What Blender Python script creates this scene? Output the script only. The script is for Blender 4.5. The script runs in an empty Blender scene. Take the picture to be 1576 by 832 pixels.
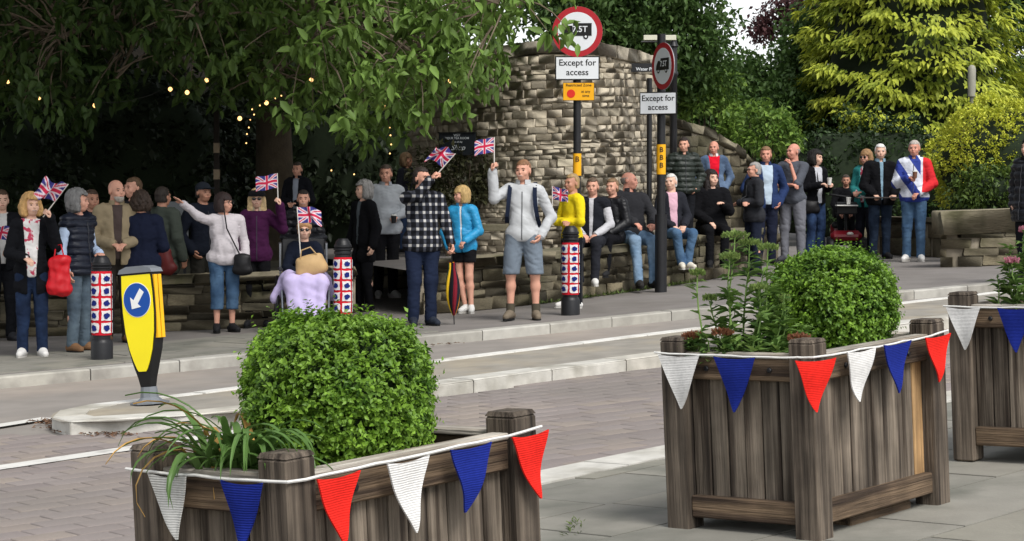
import bpy, bmesh, math, random
import numpy as np
from mathutils import Vector, Matrix
random.seed(7); RNG = np.random.default_rng(7)
SC = bpy.context.scene
COL = SC.collection
rad = math.radians

# ------------------------------------------------------------------ camera
F = 3370.0                       # focal length in photo pixels (1576 wide)
CAMZ = 1.6
PITCH = math.atan(116.0 / F)     # horizon sits 116 px above the middle row
cam_d = bpy.data.cameras.new('camera'); cam = bpy.data.objects.new('camera', cam_d); COL.objects.link(cam)
cam.location = (0, 0, CAMZ); cam.rotation_euler = (math.pi / 2 - PITCH, 0, 0)
cam_d.sensor_width = 36; cam_d.lens = 36 * F / 1576; cam_d.clip_start = 0.1; cam_d.clip_end = 2000
SC.camera = cam

# ------------------------------------------------------------------ overcast daylight
SUN_EL, SUN_AZ = rad(50), rad(150)     # soft, behind thin cloud over the camera's right shoulder
w = bpy.data.worlds.new('World'); SC.world = w; w.use_nodes = True
nt = w.node_tree; nt.nodes.clear()
sky = nt.nodes.new('ShaderNodeTexSky'); sky.sky_type = 'NISHITA'; sky.sun_disc = False
sky.sun_elevation = SUN_EL; sky.sun_rotation = SUN_AZ; sky.dust_density = 1.0; sky.air_density = 1.0
hs = nt.nodes.new('ShaderNodeHueSaturation'); hs.inputs['Saturation'].default_value = 0.22
bg = nt.nodes.new('ShaderNodeBackground'); bg.inputs['Strength'].default_value = 0.15
wo = nt.nodes.new('ShaderNodeOutputWorld')
nt.links.new(sky.outputs[0], hs.inputs['Color']); nt.links.new(hs.outputs[0], bg.inputs[0]); nt.links.new(bg.outputs[0], wo.inputs[0])
sd = bpy.data.lights.new('sun', 'SUN'); sd.energy = 2.2; sd.angle = rad(24); sd.color = (1.0, 0.97, 0.92)
sun = bpy.data.objects.new('sun', sd); COL.objects.link(sun); sun.location = (0, 0, 30)
_sd = Vector((math.sin(SUN_AZ) * math.cos(SUN_EL), math.cos(SUN_AZ) * math.cos(SUN_EL), math.sin(SUN_EL)))
sun.rotation_euler = _sd.to_track_quat('Z', 'Y').to_euler()
SC.view_settings.view_transform = 'Standard'; SC.view_settings.look = 'None'
SC.view_settings.exposure = 0.5; SC.view_settings.gamma = 1; SC.view_settings.use_curve_mapping = False
SC.cycles.use_denoising = True
SC.cycles.max_bounces = 6; SC.cycles.transparent_max_bounces = 8

# ------------------------------------------------------------------ pixel -> place
_c, _s = math.cos(PITCH), math.sin(PITCH)
def ray(px, py):
    u, v = (px - 788) / F, (416 - py) / F
    d = Vector((u, v * _s + _c, v * _c - _s))
    return d / d.y
PA, PB, PC = 0.041, 0.0129, -0.09          # the street climbs to the right
def P(x, y): return PA * x + PB * y + PC
def gp(px, py, off=0.0):
    d = ray(px, py)
    t = (CAMZ - PC - off) / (PA * d.x + PB - d.z)
    return Vector((d.x * t, t, CAMZ + d.z * t))
def at(px, py, y):
    d = ray(px, py); return Vector((d.x * y, y, CAMZ + d.z * y))
def on_ground(px, y, off=0.0):
    x = (px - 788) / F * y
    return Vector((x, y, P(x, y) + off))

# ------------------------------------------------------------------ materials
MATS = {}
def lin(c):
    if isinstance(c, str):
        c = [int(c[i:i + 2], 16) / 255 for i in (0, 2, 4)]
        c = [x / 12.92 if x <= 0.04045 else ((x + 0.055) / 1.055) ** 2.4 for x in c]
    return (*c[:3], 1.0)
def M(name, col=(.5, .5, .5), rough=.75, var=.15, vscale=8, bump=0.0, bscale=60, spec=.3, objrand=0.0, tint=None,
      metal=0.0, emit=0.0, transl=0.0, attr=None, stretch=None, col2=None, c2scale=3.0, c2lo=.45, c2hi=.65, hue=0.0, wave=None, coord='Object', blotch=0.0):
    if name in MATS: return MATS[name]
    m = bpy.data.materials.new(name); m.use_nodes = True; n = m.node_tree.nodes; L = m.node_tree.links
    bs = n['Principled BSDF']; out = n['Material Output']
    bs.inputs['Roughness'].default_value = rough; bs.inputs['Metallic'].default_value = metal
    bs.inputs['Specular IOR Level'].default_value = spec
    tc = n.new('ShaderNodeTexCoord'); mp = n.new('ShaderNodeMapping'); L.new(tc.outputs[coord], mp.inputs[0])
    if stretch: mp.inputs['Scale'].default_value = stretch
    if objrand:
        oi = n.new('ShaderNodeObjectInfo'); mu = n.new('ShaderNodeMath'); mu.operation = 'MULTIPLY'; mu.inputs[1].default_value = 37.0
        L.new(oi.outputs['Random'], mu.inputs[0]); L.new(mu.outputs[0], mp.inputs['Location'])
    def noise(scale, detail=4):
        t = n.new('ShaderNodeTexNoise'); t.inputs['Scale'].default_value = scale; t.inputs['Detail'].default_value = detail
        L.new(mp.outputs[0], t.inputs['Vector']); return t.outputs['Fac']
    if attr:
        a = n.new('ShaderNodeAttribute'); a.attribute_name = attr; c = a.outputs['Color']
    else:
        r = n.new('ShaderNodeRGB'); r.outputs[0].default_value = lin(col); c = r.outputs[0]
    def mix(c0, c1, fac):
        x = n.new('ShaderNodeMix'); x.data_type = 'RGBA'; L.new(fac, x.inputs[0]); L.new(c0, x.inputs[6])
        if hasattr(c1, 'links') or isinstance(c1, bpy.types.NodeSocket): L.new(c1, x.inputs[7])
        else: x.inputs[7].default_value = lin(c1)
        return x.outputs[2]
    if tint is not None:
        a = n.new('ShaderNodeAttribute'); a.attribute_name = 'tint'; c = mix(c, tint, a.outputs['Fac'])
    if col2 is not None:
        mr = n.new('ShaderNodeMapRange'); L.new(noise(c2scale, 6), mr.inputs[0]); mr.inputs[1].default_value = c2lo; mr.inputs[2].default_value = c2hi
        c = mix(c, col2, mr.outputs[0])
    h = n.new('ShaderNodeHueSaturation'); L.new(c, h.inputs['Color'])
    mr = n.new('ShaderNodeMapRange'); L.new(noise(vscale), mr.inputs[0]); mr.inputs[1].default_value = .25; mr.inputs[2].default_value = .75
    mr.inputs[3].default_value = 1 - var; mr.inputs[4].default_value = 1 + var
    val = mr.outputs[0]
    if objrand:
        m2 = n.new('ShaderNodeMapRange'); L.new(oi.outputs['Random'], m2.inputs[0]); m2.inputs[3].default_value = 1 - objrand; m2.inputs[4].default_value = 1 + objrand
        mm = n.new('ShaderNodeMath'); mm.operation = 'MULTIPLY'; L.new(val, mm.inputs[0]); L.new(m2.outputs[0], mm.inputs[1]); val = mm.outputs[0]
    if blotch:
        ge = n.new('ShaderNodeNewGeometry'); t_ = n.new('ShaderNodeTexNoise'); t_.inputs['Scale'].default_value = 5.0; t_.inputs['Detail'].default_value = 7; L.new(ge.outputs['Position'], t_.inputs['Vector'])
        m3 = n.new('ShaderNodeMapRange'); L.new(t_.outputs['Fac'], m3.inputs[0]); m3.inputs[1].default_value = .3; m3.inputs[2].default_value = .7; m3.inputs[3].default_value = 1 - blotch; m3.inputs[4].default_value = 1 + blotch
        mm = n.new('ShaderNodeMath'); mm.operation = 'MULTIPLY'; L.new(val, mm.inputs[0]); L.new(m3.outputs[0], mm.inputs[1]); val = mm.outputs[0]
    L.new(val, h.inputs['Value'])
    L.new(h.outputs[0], bs.inputs['Base Color'])
    if bump or wave:
        b = n.new('ShaderNodeBump'); b.inputs['Strength'].default_value = bump or .5; b.inputs['Distance'].default_value = .01
        if wave:
            wv = n.new('ShaderNodeTexWave'); wv.inputs['Scale'].default_value = wave; wv.inputs['Distortion'].default_value = 1.5; wv.bands_direction = 'Z'
            L.new(mp.outputs[0], wv.inputs['Vector']); L.new(wv.outputs['Fac'], b.inputs['Height'])
        else: L.new(noise(bscale, 5), b.inputs['Height'])
        L.new(b.outputs[0], bs.inputs['Normal'])
    if emit:
        L.new(h.outputs[0], bs.inputs['Emission Color']); bs.inputs['Emission Strength'].default_value = emit
    if transl:
        t = n.new('ShaderNodeBsdfTranslucent'); L.new(h.outputs[0], t.inputs[0]); x = n.new('ShaderNodeMixShader'); x.inputs[0].default_value = transl
        L.new(bs.outputs[0], x.inputs[1]); L.new(t.outputs[0], x.inputs[2]); L.new(x.outputs[0], out.inputs[0])
    MATS[name] = m
    return m

# ------------------------------------------------------------------ object helpers
def tag(o, label=None, cat=None, group=None, kind=None):
    if label: o['label'] = label
    if cat: o['category'] = cat
    if group: o['group'] = group
    if kind: o['kind'] = kind
    return o
def link(name, data, parent=None):
    o = bpy.data.objects.new(name, data); COL.objects.link(o)
    if parent is not None: o.parent = parent
    return o
def thing(name, label, cat, loc=(0, 0, 0), rotz=0.0, group=None):
    o = link(name, None); o.location = loc; o.rotation_euler = (0, 0, rotz); o.empty_display_size = .1
    return tag(o, label, cat, group)
def mesh_np(name, V, Fq, mat, smooth=False, tint=None, colattr=None):
    """V (n,3), Fq (m,k) with constant k"""
    V = np.asarray(V, np.float32); Fq = np.asarray(Fq, np.int32)
    me = bpy.data.meshes.new(name); k = Fq.shape[1]
    me.vertices.add(len(V)); me.vertices.foreach_set('co', V.ravel())
    me.loops.add(Fq.size); me.loops.foreach_set('vertex_index', Fq.ravel())
    me.polygons.add(len(Fq)); me.polygons.foreach_set('loop_start', np.arange(0, Fq.size, k, dtype=np.int32))
    if smooth: me.polygons.foreach_set('use_smooth', np.ones(len(Fq), bool))
    me.update(calc_edges=True)
    if tint is not None:
        a = me.attributes.new('tint', 'FLOAT', 'POINT'); a.data.foreach_set('value', np.asarray(tint, np.float32))
    if colattr is not None:
        a = me.attributes.new('Col', 'FLOAT_COLOR', 'POINT'); a.data.foreach_set('color', np.asarray(colattr, np.float32).ravel())
    if mat: me.materials.append(mat)
    return me
class MB:
    def __init__(s): s.v = []; s.f = []
    def add(s, vs, fs):
        o = len(s.v); s.v += [tuple(v) for v in vs]; s.f += [tuple(i + o for i in f) for f in fs]; return s
    def box(s, c, size, R=None, taper=1.0, bev=0.0):
        x, y, z = [a / 2 for a in size]; c = Vector(c); vs = []
        if bev > 0:
            b = min(bev, x * .9, y * .9, z * .9); bm = bmesh.new(); bmesh.ops.create_cube(bm, size=1)
            for v in bm.verts: v.co = Vector((v.co.x * 2 * x, v.co.y * 2 * y, v.co.z * 2 * z))
            bmesh.ops.bevel(bm, geom=bm.edges[:], offset=b, segments=1, affect='EDGES')
            bm.verts.index_update(); vs = [v.co.copy() for v in bm.verts]; fs = [[v.index for v in f.verts] for f in bm.faces]; bm.free()
        else:
            vs = [Vector((sx * x * (taper if sz > 0 else 1), sy * y * (taper if sz > 0 else 1), sz * z)) for sz in (-1, 1) for sx, sy in ((-1, -1), (1, -1), (1, 1), (-1, 1))]
            fs = [(3, 2, 1, 0), (4, 5, 6, 7), (0, 1, 5, 4), (1, 2, 6, 5), (2, 3, 7, 6), (3, 0, 4, 7)]
        if R is not None: vs = [R @ v for v in vs]
        return s.add([v + c for v in vs], fs)
    def tube(s, pts, r, seg=8, caps=True):
        pts = [Vector(p) for p in pts]; n = len(pts); rs = r if hasattr(r, '__len__') else [r] * n
        up = Vector((0, 0, 1)); vs = []; prev = None
        for i, p in enumerate(pts):
            t = (pts[min(i + 1, n - 1)] - pts[max(i - 1, 0)]).normalized()
            a = prev if prev is not None else (t.cross(up) if abs(t.z) < .95 else t.cross(Vector((1, 0, 0))))
            a = (a - t * a.dot(t)).normalized(); b = t.cross(a); prev = a
            for k in range(seg):
                an = 2 * math.pi * k / seg; vs.append(p + a * (rs[i] * math.cos(an)) + b * (rs[i] * math.sin(an)))
        fs = [(i * seg + k, i * seg + (k + 1) % seg, (i + 1) * seg + (k + 1) % seg, (i + 1) * seg + k) for i in range(n - 1) for k in range(seg)]
        if caps: fs += [tuple(range(seg - 1, -1, -1)), tuple(range((n - 1) * seg, n * seg))]
        return s.add(vs, fs)
    def lathe(s, prof, seg=20, c=(0, 0, 0), cap=True):
        vs = [(c[0] + r * math.cos(2 * math.pi * k / seg), c[1] + r * math.sin(2 * math.pi * k / seg), c[2] + z) for r, z in prof for k in range(seg)]
        n = len(prof)
        fs = [(i * seg + k, i * seg + (k + 1) % seg, (i + 1) * seg + (k + 1) % seg, (i + 1) * seg + k) for i in range(n - 1) for k in range(seg)]
        if cap: fs += [tuple(range(seg - 1, -1, -1)), tuple(range((n - 1) * seg, n * seg))]
        return s.add(vs, fs)
    def prism(s, poly, y0, y1):
        """polygon in x,z extruded along y"""
        n = len(poly); vs = [(x, y0, z) for x, z in poly] + [(x, y1, z) for x, z in poly]
        fs = [tuple(range(n)), tuple(range(2 * n - 1, n - 1, -1))] + [(i, n + i, n + (i + 1) % n, (i + 1) % n) for i in range(n)]
        return s.add(vs, fs)
    def mesh(s, name, mat, smooth=False):
        me = bpy.data.meshes.new(name); me.from_pydata(s.v, [], s.f); me.materials.append(mat)
        bm = bmesh.new(); bm.from_mesh(me); bmesh.ops.recalc_face_normals(bm, faces=bm.faces[:]); bm.to_mesh(me); bm.free()
        if smooth:
            me.polygons.foreach_set('use_smooth', np.ones(len(me.polygons), bool))
            me.set_sharp_from_angle(angle=rad(40))
        return me
    def build(s, name, mat, parent=None, smooth=False):
        return link(name, s.mesh(name, mat, smooth), parent)
def text_mesh(body, size, mat, name, parent, loc, R=None, depth=.002, align='CENTER', font_shear=0.0):
    cu = bpy.data.curves.new('t', 'FONT'); cu.body = body; cu.size = size; cu.extrude = depth; cu.align_x = align; cu.align_y = 'CENTER'; cu.resolution_u = 3; cu.shear = font_shear
    cu.offset = size * .012
    o = bpy.data.objects.new('t', cu); COL.objects.link(o); dg = bpy.context.evaluated_depsgraph_get(); dg.update()
    me = bpy.data.meshes.new_from_object(o.evaluated_get(dg)); bpy.data.objects.remove(o)
    me.materials.clear(); me.materials.append(mat)
    ob = link(name, me, parent); ob.location = loc
    if R is None: ob.rotation_euler = (math.pi / 2, 0, 0)
    else: ob.rotation_euler = R
    return ob
def resample(pts, step):
    pts = [Vector(p) for p in pts]; out = [pts[0]]; acc = 0
    seg = [(b - a).length for a, b in zip(pts, pts[1:])]; tot = sum(seg); n = max(1, round(tot / step)); res = []
    for i in range(n + 1):
        d = tot * i / n; j = 0
        while j < len(seg) - 1 and d > seg[j]: d -= seg[j]; j += 1
        res.append(pts[j].lerp(pts[j + 1], min(1, d / seg[j])))
    return res
def vnoise(V, f, seed=0):
    """cheap smooth noise in -1..1 from summed sines"""
    r = np.random.default_rng(seed); out = 0
    for i in range(5):
        k = r.normal(size=3); k = k / np.linalg.norm(k) * f * (1 + .45 * i); ph = r.uniform(0, 6.28)
        out = out + np.sin(V[..., 0] * k[0] + V[..., 1] * k[1] + V[..., 2] * k[2] + ph)
    return out / 3.2

# rough stone blocks shared by every wall
def rough_block(seed, amp=.06, bev=.024):
    bm = bmesh.new(); bmesh.ops.create_cube(bm, size=1)
    bmesh.ops.bevel(bm, geom=bm.edges[:], offset=bev, segments=1, affect='EDGES')
    r = random.Random(seed)
    for v in bm.verts: v.co += Vector((r.uniform(-amp, amp) * .6, r.uniform(-amp, amp) * .8, r.uniform(-amp, amp) * .7))
    bmesh.ops.triangulate(bm, faces=bm.faces[:]); bm.verts.index_update()
    V = np.array([v.co[:] for v in bm.verts]); T = np.array([[v.index for v in f.verts] for f in bm.faces]); bm.free()
    return V, T
BLOCKS = [rough_block(i) for i in range(6)]
def block_meshes(mat, key):
    return [mesh_np(key, V, T, mat) for V, T in BLOCKS]
def scatter_blocks(items, mat, name, parent, limit=290, keyf=None, tilt=None):
    """items: (centre, (sx,sy,sz), rotz) ; the first `limit` by keyf are objects of their own, the rest one mesh"""
    ms = block_meshes(mat, name)
    if keyf: items = sorted(items, key=keyf)
    pl = Vector(parent.location)
    for i, (c, s, rz) in enumerate(items[:limit]):
        o = link(name, ms[i % 6], parent); o.location = Vector(c) - pl; o.scale = s; o.rotation_euler = (0, 0, rz) if tilt is None else (tilt @ Matrix.Rotation(rz, 3, 'Z')).to_euler()
    rest = items[limit:]
    if rest:
        VV = []; TT = []; tn = []; off = 0
        for i, (c, s, rz) in enumerate(rest):
            V, T = BLOCKS[i % 6]; V = V * np.array(s); cz, sz = math.cos(rz), math.sin(rz)
            V = np.stack([V[:, 0] * cz - V[:, 1] * sz, V[:, 0] * sz + V[:, 1] * cz, V[:, 2]], 1); V = (V if tilt is None else V @ np.array(tilt).T) + np.array(Vector(c) - pl)
            VV.append(V); TT.append(T + off); off += len(V); tn.append(np.full(len(V), random.random()))
        o = link(name + '_infill', mesh_np(name, np.concatenate(VV), np.concatenate(TT), mat, tint=np.concatenate(tn)), parent); o['kind'] = 'stuff'
# ------------------------------------------------------------------ the setting
def ramp_mat(name, cols, rough=.85, bump=.5, bscale=30, var=.25, vscale=12, stain=None, stscale=1.2, stretch=None, st0=.48, st1=.68):
    """colour picked per piece (object random + tint attribute), with grain, relief and patchy stains"""
    m = M(name, (.5, .5, .5), rough, var, vscale, bump, bscale, stretch=stretch)
    n = m.node_tree.nodes; L = m.node_tree.links
    oi = n.new('ShaderNodeObjectInfo'); a = n.new('ShaderNodeAttribute'); a.attribute_name = 'tint'
    ad = n.new('ShaderNodeMath'); ad.operation = 'ADD'; L.new(oi.outputs['Random'], ad.inputs[0]); L.new(a.outputs['Fac'], ad.inputs[1])
    fr = n.new('ShaderNodeMath'); fr.operation = 'FRACT'; L.new(ad.outputs[0], fr.inputs[0])
    r = n.new('ShaderNodeValToRGB'); el = r.color_ramp.elements; L.new(fr.outputs[0], r.inputs[0])
    while len(el) < len(cols): el.new(.5)
    for i, c in enumerate(cols): el[i].position = i / (len(cols) - 1); el[i].color = lin(c)
    c = r.outputs[0]
    if stain is not None:
        ge = n.new('ShaderNodeNewGeometry'); t = n.new('ShaderNodeTexNoise'); t.inputs['Scale'].default_value = stscale; t.inputs['Detail'].default_value = 6
        L.new(ge.outputs['Position'], t.inputs['Vector']); mr = n.new('ShaderNodeMapRange'); mr.inputs[1].default_value = st0; mr.inputs[2].default_value = st1
        L.new(t.outputs['Fac'], mr.inputs[0]); x = n.new('ShaderNodeMix'); x.data_type = 'RGBA'; L.new(mr.outputs[0], x.inputs[0]); L.new(c, x.inputs[6]); x.inputs[7].default_value = lin(stain); c = x.outputs[2]
    hsv = [k for k in n if k.bl_idname == 'ShaderNodeHueSaturation'][0]
    L.new(c, hsv.inputs['Color'])
    return m

m_earth = M('earth', '4a4636', .95, .3, 2, .4, 20)
m_road = M('road_bed', '8b857f', .9, .12, 3, .3, 60, col2='9b9187', c2scale=.4)
m_paver = ramp_mat('paver', ['857c78', '8c837f', '7e7572', '92877d', '877e7a'], .88, .3, 70, .08, 14, stain='7d7671', stscale=.45)
m_slab = ramp_mat('paving_slab', ['827f76', '8b887f', '7b7971', '8f8b81', '858277'], .88, .25, 50, .1, 5, stain='6a6a61', stscale=1.6)
m_joint = M('joint', '5b564f', .95, .3, 6, .3, 60)
m_tar = M('far_tarmac', '7b7672', .93, .12, 3, .35, 90, col2='706b66', c2scale=.6)
m_kerb = ramp_mat('kerb_granite', ['a5a29a', 'b1aea6', '9a978f', 'aaa69c'], .8, .3, 80, .12, 9, stain='85817a', stscale=2.2)
m_kerbw = ramp_mat('kerb_pale', ['bcb9b0', 'c4c1b9', 'b0aca2', 'beb9ae'], .85, .35, 80, .14, 9, stain='9a968b', stscale=2.5)
m_isl = M('island_top', '8e8980', .92, .18, 4, .3, 60, col2='999080', c2scale=1.5)
m_white = M('road_paint', 'd2d0ca', .7, .1, 12, .2, 60, col2='a8a5a0', c2scale=6, c2lo=.55, c2hi=.75)
m_wall = ramp_mat('wall_stone', ['bdb29d', 'c2b7a2', 'b4a994', 'c8bda9', 'a99e8b', 'bab09a', '988e7d', 'c0b5a0', 'b6ab97', '9b907c'], .92, .6, 25, .14, 10, stain='6b6355', stscale=1.3, st0=.56, st1=.82)
m_low = ramp_mat('low_wall_stone', ['6b6452', '756d5a', '5a5446', '80765f', '4f4a3e', '6f6853'], .95, .9, 25, .25, 10, stain='47442f', stscale=1.5)
m_cap = ramp_mat('cap_stone', ['7b7462', '867e6a', '6d6756', '8a816b'], .95, .8, 20, .2, 6, stain='55523c', stscale=1.8)
m_core = M('mortar', '8a8171', .95, .25, 10, .5, 40)
m_shade_stone = ramp_mat('shade_dark_stone', ['26231e', '2d2923', '201d19', '29251f'], .95, .8, 20, .25, 8)  # near-black stone: the canopy's shade is put into the base colour

# one sheet of earth to the horizon
def sat(v, r): return r * math.tanh(v / r)
xs = sorted({-600, -300, -150, -90, 90, 150, 300, 600} | {x for x in range(-60, 61, 6)}); ys = sorted({-300, -100, 150, 300, 600, 1200} | {y for y in range(-48, 97, 6)})
gv = [(x, y, PA * sat(x, 60) + PB * sat(y, 90) + PC - .45) for y in ys for x in xs]; nx = len(xs)
gf = [(j * nx + i, j * nx + i + 1, (j + 1) * nx + i + 1, (j + 1) * nx + i) for j in range(len(ys) - 1) for i in range(nx - 1)]
mb = MB(); mb.add(gv, gf); tag(mb.build('ground', m_earth, None, True), kind='structure')

def ext(pts, dl, dr):
    a, b = pts[0], pts[-1]
    f = lambda v: Vector((v[0], v[1], P(v[0], v[1])))
    return [f(a + Vector((*dl, 0)))] + [f(p) for p in pts] + [f(b + Vector((*dr, 0)))]
far_kerb = ext([gp(*q) for q in [(-250, 606), (0, 580), (114, 570), (360, 547), (640, 518), (810, 502), (1022, 480), (1100, 473), (1384, 449), (1473, 441), (1700, 421)]], (-16, -7), (20, 11))
isl_near = [gp(*q) for q in [(78, 640), (82, 644), (92, 647.5), (108, 649), (182, 647), (368, 633), (520, 613), (673, 592), (913, 560), (1022, 546), (1384, 499), (1473, 487), (1750, 453)]]
isl_far = [gp(*q) for q in [(78, 640), (82, 635), (96, 629.5), (140, 621.5), (203, 614.5), (360, 596), (673, 553), (1100, 500), (1384, 465), (1473, 455), (1750, 424)]]
near_kerb = [Vector((x, y, P(x, y))) for x, y in [(-30, -22), (-9, 1.5), (-2, 9.6), (.19, 12.16), (.93, 13.0), (3.09, 15.3), (6, 18.2), (30, 40)]]
def sheet(name, A, B, off, mat, n=40, kind='structure'):
    def rs(pts):
        L = sum((b - a).length for a, b in zip(pts, pts[1:])); return resample(pts, L / n)
    a, b = rs(A), rs(B); mb = MB(); k = min(len(a), len(b))
    mb.add([v + Vector((0, 0, off)) for p in zip(a[:k], b[:k]) for v in p], [(2 * i, 2 * i + 2, 2 * i + 3, 2 * i + 1) for i in range(k - 1)])
    o = mb.build(name, mat); 
    if kind: o['kind'] = kind
    return o
def flat_poly(name, pts, off, mat, parent=None):
    mb = MB(); mb.add([Vector((p[0], p[1], P(p[0], p[1]) + off)) for p in pts], [tuple(range(len(pts)))]); return mb.build(name, mat, parent)
ROADZ = -.10
# road bed: wide sheet under everything between the kerbs
road = flat_poly('road', [(-60, -60), (60, -20), (60, 75), (-60, 30)], ROADZ - .006, m_road); road['kind'] = 'structure'

# near lane pavers: individual blocks near, the rest joined
def in_poly(p, poly):
    x, y = p; c = False
    for (x0, y0), (x1, y1) in zip(poly, poly[1:] + poly[:1]):
        if (y0 > y) != (y1 > y) and x < (x1 - x0) * (y - y0) / (y1 - y0) + x0: c = not c
    return c
lane = [(p.x, p.y) for p in near_kerb[2:7]] + [(9, 20.8), (7, 20.5)] + [(p.x, p.y) for p in reversed(isl_near[2:-1])] + [(-5.5, 16.5), (-6.5, 10)]
ang = rad(38); ca, sa = math.cos(ang), math.sin(ang)
pav = []; PW, PL = .20, .30
for j in range(-40, 130):
    for i in range(-60, 90):
        u = (i + .5 * (j % 2)) * PL; v = j * PW
        x = u * ca - v * sa; y = u * sa + v * ca
        if y < 9 or y > 20: continue
        px = 788 + F * x / y; pyy = 300 + F * (1.6 - P(x, y) + .1) / y
        if px < -40 or px > 1620 or pyy > 870: continue
        if in_poly((x, y), lane): pav.append(((x, y, P(x, y) + ROADZ - .018 + random.uniform(-.002, .002)), (PL - .014, PW - .014, .05), ang))
vis = lambda it: (0 if (it[0][0] / it[0][1] * F + 788 < 212 or 835 < it[0][0] / it[0][1] * F + 788 < 1030) else 1, it[0][1])
BL_SAVE = BLOCKS; BLOCKS = [rough_block(100 + i, .01, .03) for i in range(6)]
SLOPE = Vector((-PA, -PB, 1)).normalized(); SLOPE = Vector((0, 0, 1)).rotation_difference(SLOPE).to_matrix()
scatter_blocks(pav, m_paver, 'paver', road, 295, vis, SLOPE)
BLOCKS = BL_SAVE

# near pavement with slabs
pave = flat_poly('near_pavement', [(p.x, p.y) for p in near_kerb] + [(40, -20)], -.012, m_joint); pave['kind'] = 'structure'
nk_poly = [(p.x, p.y) for p in near_kerb] + [(40, -20)]
sl = rad(48); cs, sn = math.cos(sl), math.sin(sl); k = 0
for j in range(-6, 30):
    vv = j * .62; off = random.uniform(0, .9); u = -8 + off
    while u < 24:
        Lg = random.choice([.6, .75, .9, .9, 1.1])
        cx, cy = (u + Lg / 2) * cs + vv * sn + .3, (u + Lg / 2) * sn - vv * cs + 12.0
        u += Lg
        px, py = 788 + F * cx / max(cy, .1), 300 + F * (1.6 - P(cx, cy)) / max(cy, .1)
        if cy < 5 or px < 150 or px > 1700 or py > 1150: continue
        crn = [(cx + sx * Lg / 2 * cs + sy * .31 * sn, cy + sx * Lg / 2 * sn - sy * .31 * cs) for sx, sy in ((-1, -1), (1, -1), (1, 1), (-1, 1))]
        # keep slabs inside the kerb
        def inside(q):
            return in_poly(q, nk_poly) and in_poly((q[0] - .25, q[1] + .25), nk_poly)
        ins = [inside(q) for q in crn]
        if not any(ins): continue
        if not all(ins):
            c2 = []
            for q in crn:
                t = Vector((cx, cy)); qv = Vector(q); n_ = 0
                while not inside(qv) and n_ < 40: qv = qv + Vector((.7, -.7)) * .02; n_ += 1
                c2.append(tuple(qv))
            crn = c2
            a_ = abs(sum(crn[i][0] * crn[(i + 1) % 4][1] - crn[(i + 1) % 4][0] * crn[i][1] for i in range(4))) / 2
            if a_ < .03: continue
        ctr = Vector((sum(q[0] for q in crn) / 4, sum(q[1] for q in crn) / 4)); dz = random.uniform(-.002, .003)
        top = [(ctr + (Vector(q) - ctr) * (1 - .012 / .6)) for q in crn]
        mb = MB(); mb.add([(q[0], q[1], P(q[0], q[1]) - .03) for q in top] + [(q[0], q[1], P(q[0], q[1]) + dz) for q in top],
                          [(3, 2, 1, 0), (4, 5, 6, 7), (0, 1, 5, 4), (1, 2, 6, 5), (2, 3, 7, 6), (3, 0, 4, 7)])
        mb.build('paving_slab', m_slab, pave)

# kerbs: stone by stone
def kerb(parent, line, width, side, mat, top=.004, step=.9, h=.16, x0=-7, x1=10, y1=40):
    pts = resample(line, step)
    for a, b in zip(pts, pts[1:]):
        if b.x < x0 or a.x > x1 or a.y > y1 or a.y < 3: continue
        t = (b - a); t.z = 0; t.normalize(); nrm = Vector((-t.y, t.x, 0)) * side
        g = .006; p0, p1 = a + t * g, b - t * g; q0, q1 = p0 + nrm * width, p1 + nrm * width
        dz = top + random.uniform(-.003, .003); b_ = .015
        lo = [Vector((v.x, v.y, P(v.x, v.y) - h)) for v in (p0, p1, q1, q0)]
        mid = [Vector((v.x, v.y, P(v.x, v.y) + dz - b_)) for v in (p0, p1, q1, q0)]
        tp = [Vector((v.x, v.y, P(v.x, v.y) + dz)) for v in (p0 + nrm * b_, p1 + nrm * b_, q1, q0)]
        mb = MB(); mb.add(lo + mid + tp, [(3, 2, 1, 0)] + [(i + 4 * l, (i + 1) % 4 + 4 * l, (i + 1) % 4 + 4 + 4 * l, i + 4 + 4 * l) for l in (0, 1) for i in range(4)] + [(8, 9, 10, 11)])
        mb.build('kerb_stone', mat, parent)
# far pavement runs from its kerb to well behind the walls
farp = MB(); A = far_kerb; B = [p + Vector((-14, 30, 0)) for p in far_kerb]
for b in B: b.z = P(b.x, b.y)
farp = sheet('far_pavement', [a + Vector((-.05, .1, 0)) for a in A], B, -.004, m_tar)
kerb(farp, far_kerb, .2, 1, m_kerb)
def pos_on_line(pts, d):
    for a, b in zip(pts, pts[1:]):
        l = (b - a).length
        if d <= l: return a.lerp(b, d / l), math.atan2(b.y - a.y, b.x - a.x)
        d -= l
    return pts[-1], 0.0
# flagstones on the left stretch of the far pavement
for i in range(26):
    for j in range(3):
        a = gp(0, 575) + Vector((i * .72 - 1.2 + (.3 if j % 2 else 0), 0, 0)); 
        t = Vector((.86, .36, 0)).normalized(); nrm = Vector((-t.y, t.x, 0))
        p_, an_ = pos_on_line(far_kerb[1:], i * .74 + .3 + (.33 if j % 2 else 0)); t = Vector((math.cos(an_), math.sin(an_), 0)); nrm = Vector((-t.y, t.x, 0)); c = p_ + nrm * (.68 + j * .66)
        if c.x > -1.2: continue
        mb = MB(); q = [c + t * sx * .36 + nrm * sy * .32 for sx, sy in ((-1, -1), (1, -1), (1, 1), (-1, 1))]; dz = random.uniform(0, .004)
        mb.add([(v.x, v.y, P(v.x, v.y) - .03) for v in q] + [(v.x, v.y, P(v.x, v.y) + .004 + dz) for v in q], [(4, 5, 6, 7), (0, 1, 5, 4), (1, 2, 6, 5), (2, 3, 7, 6), (3, 0, 4, 7)])
        mb.build('paving_slab', m_slab, farp)
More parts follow.
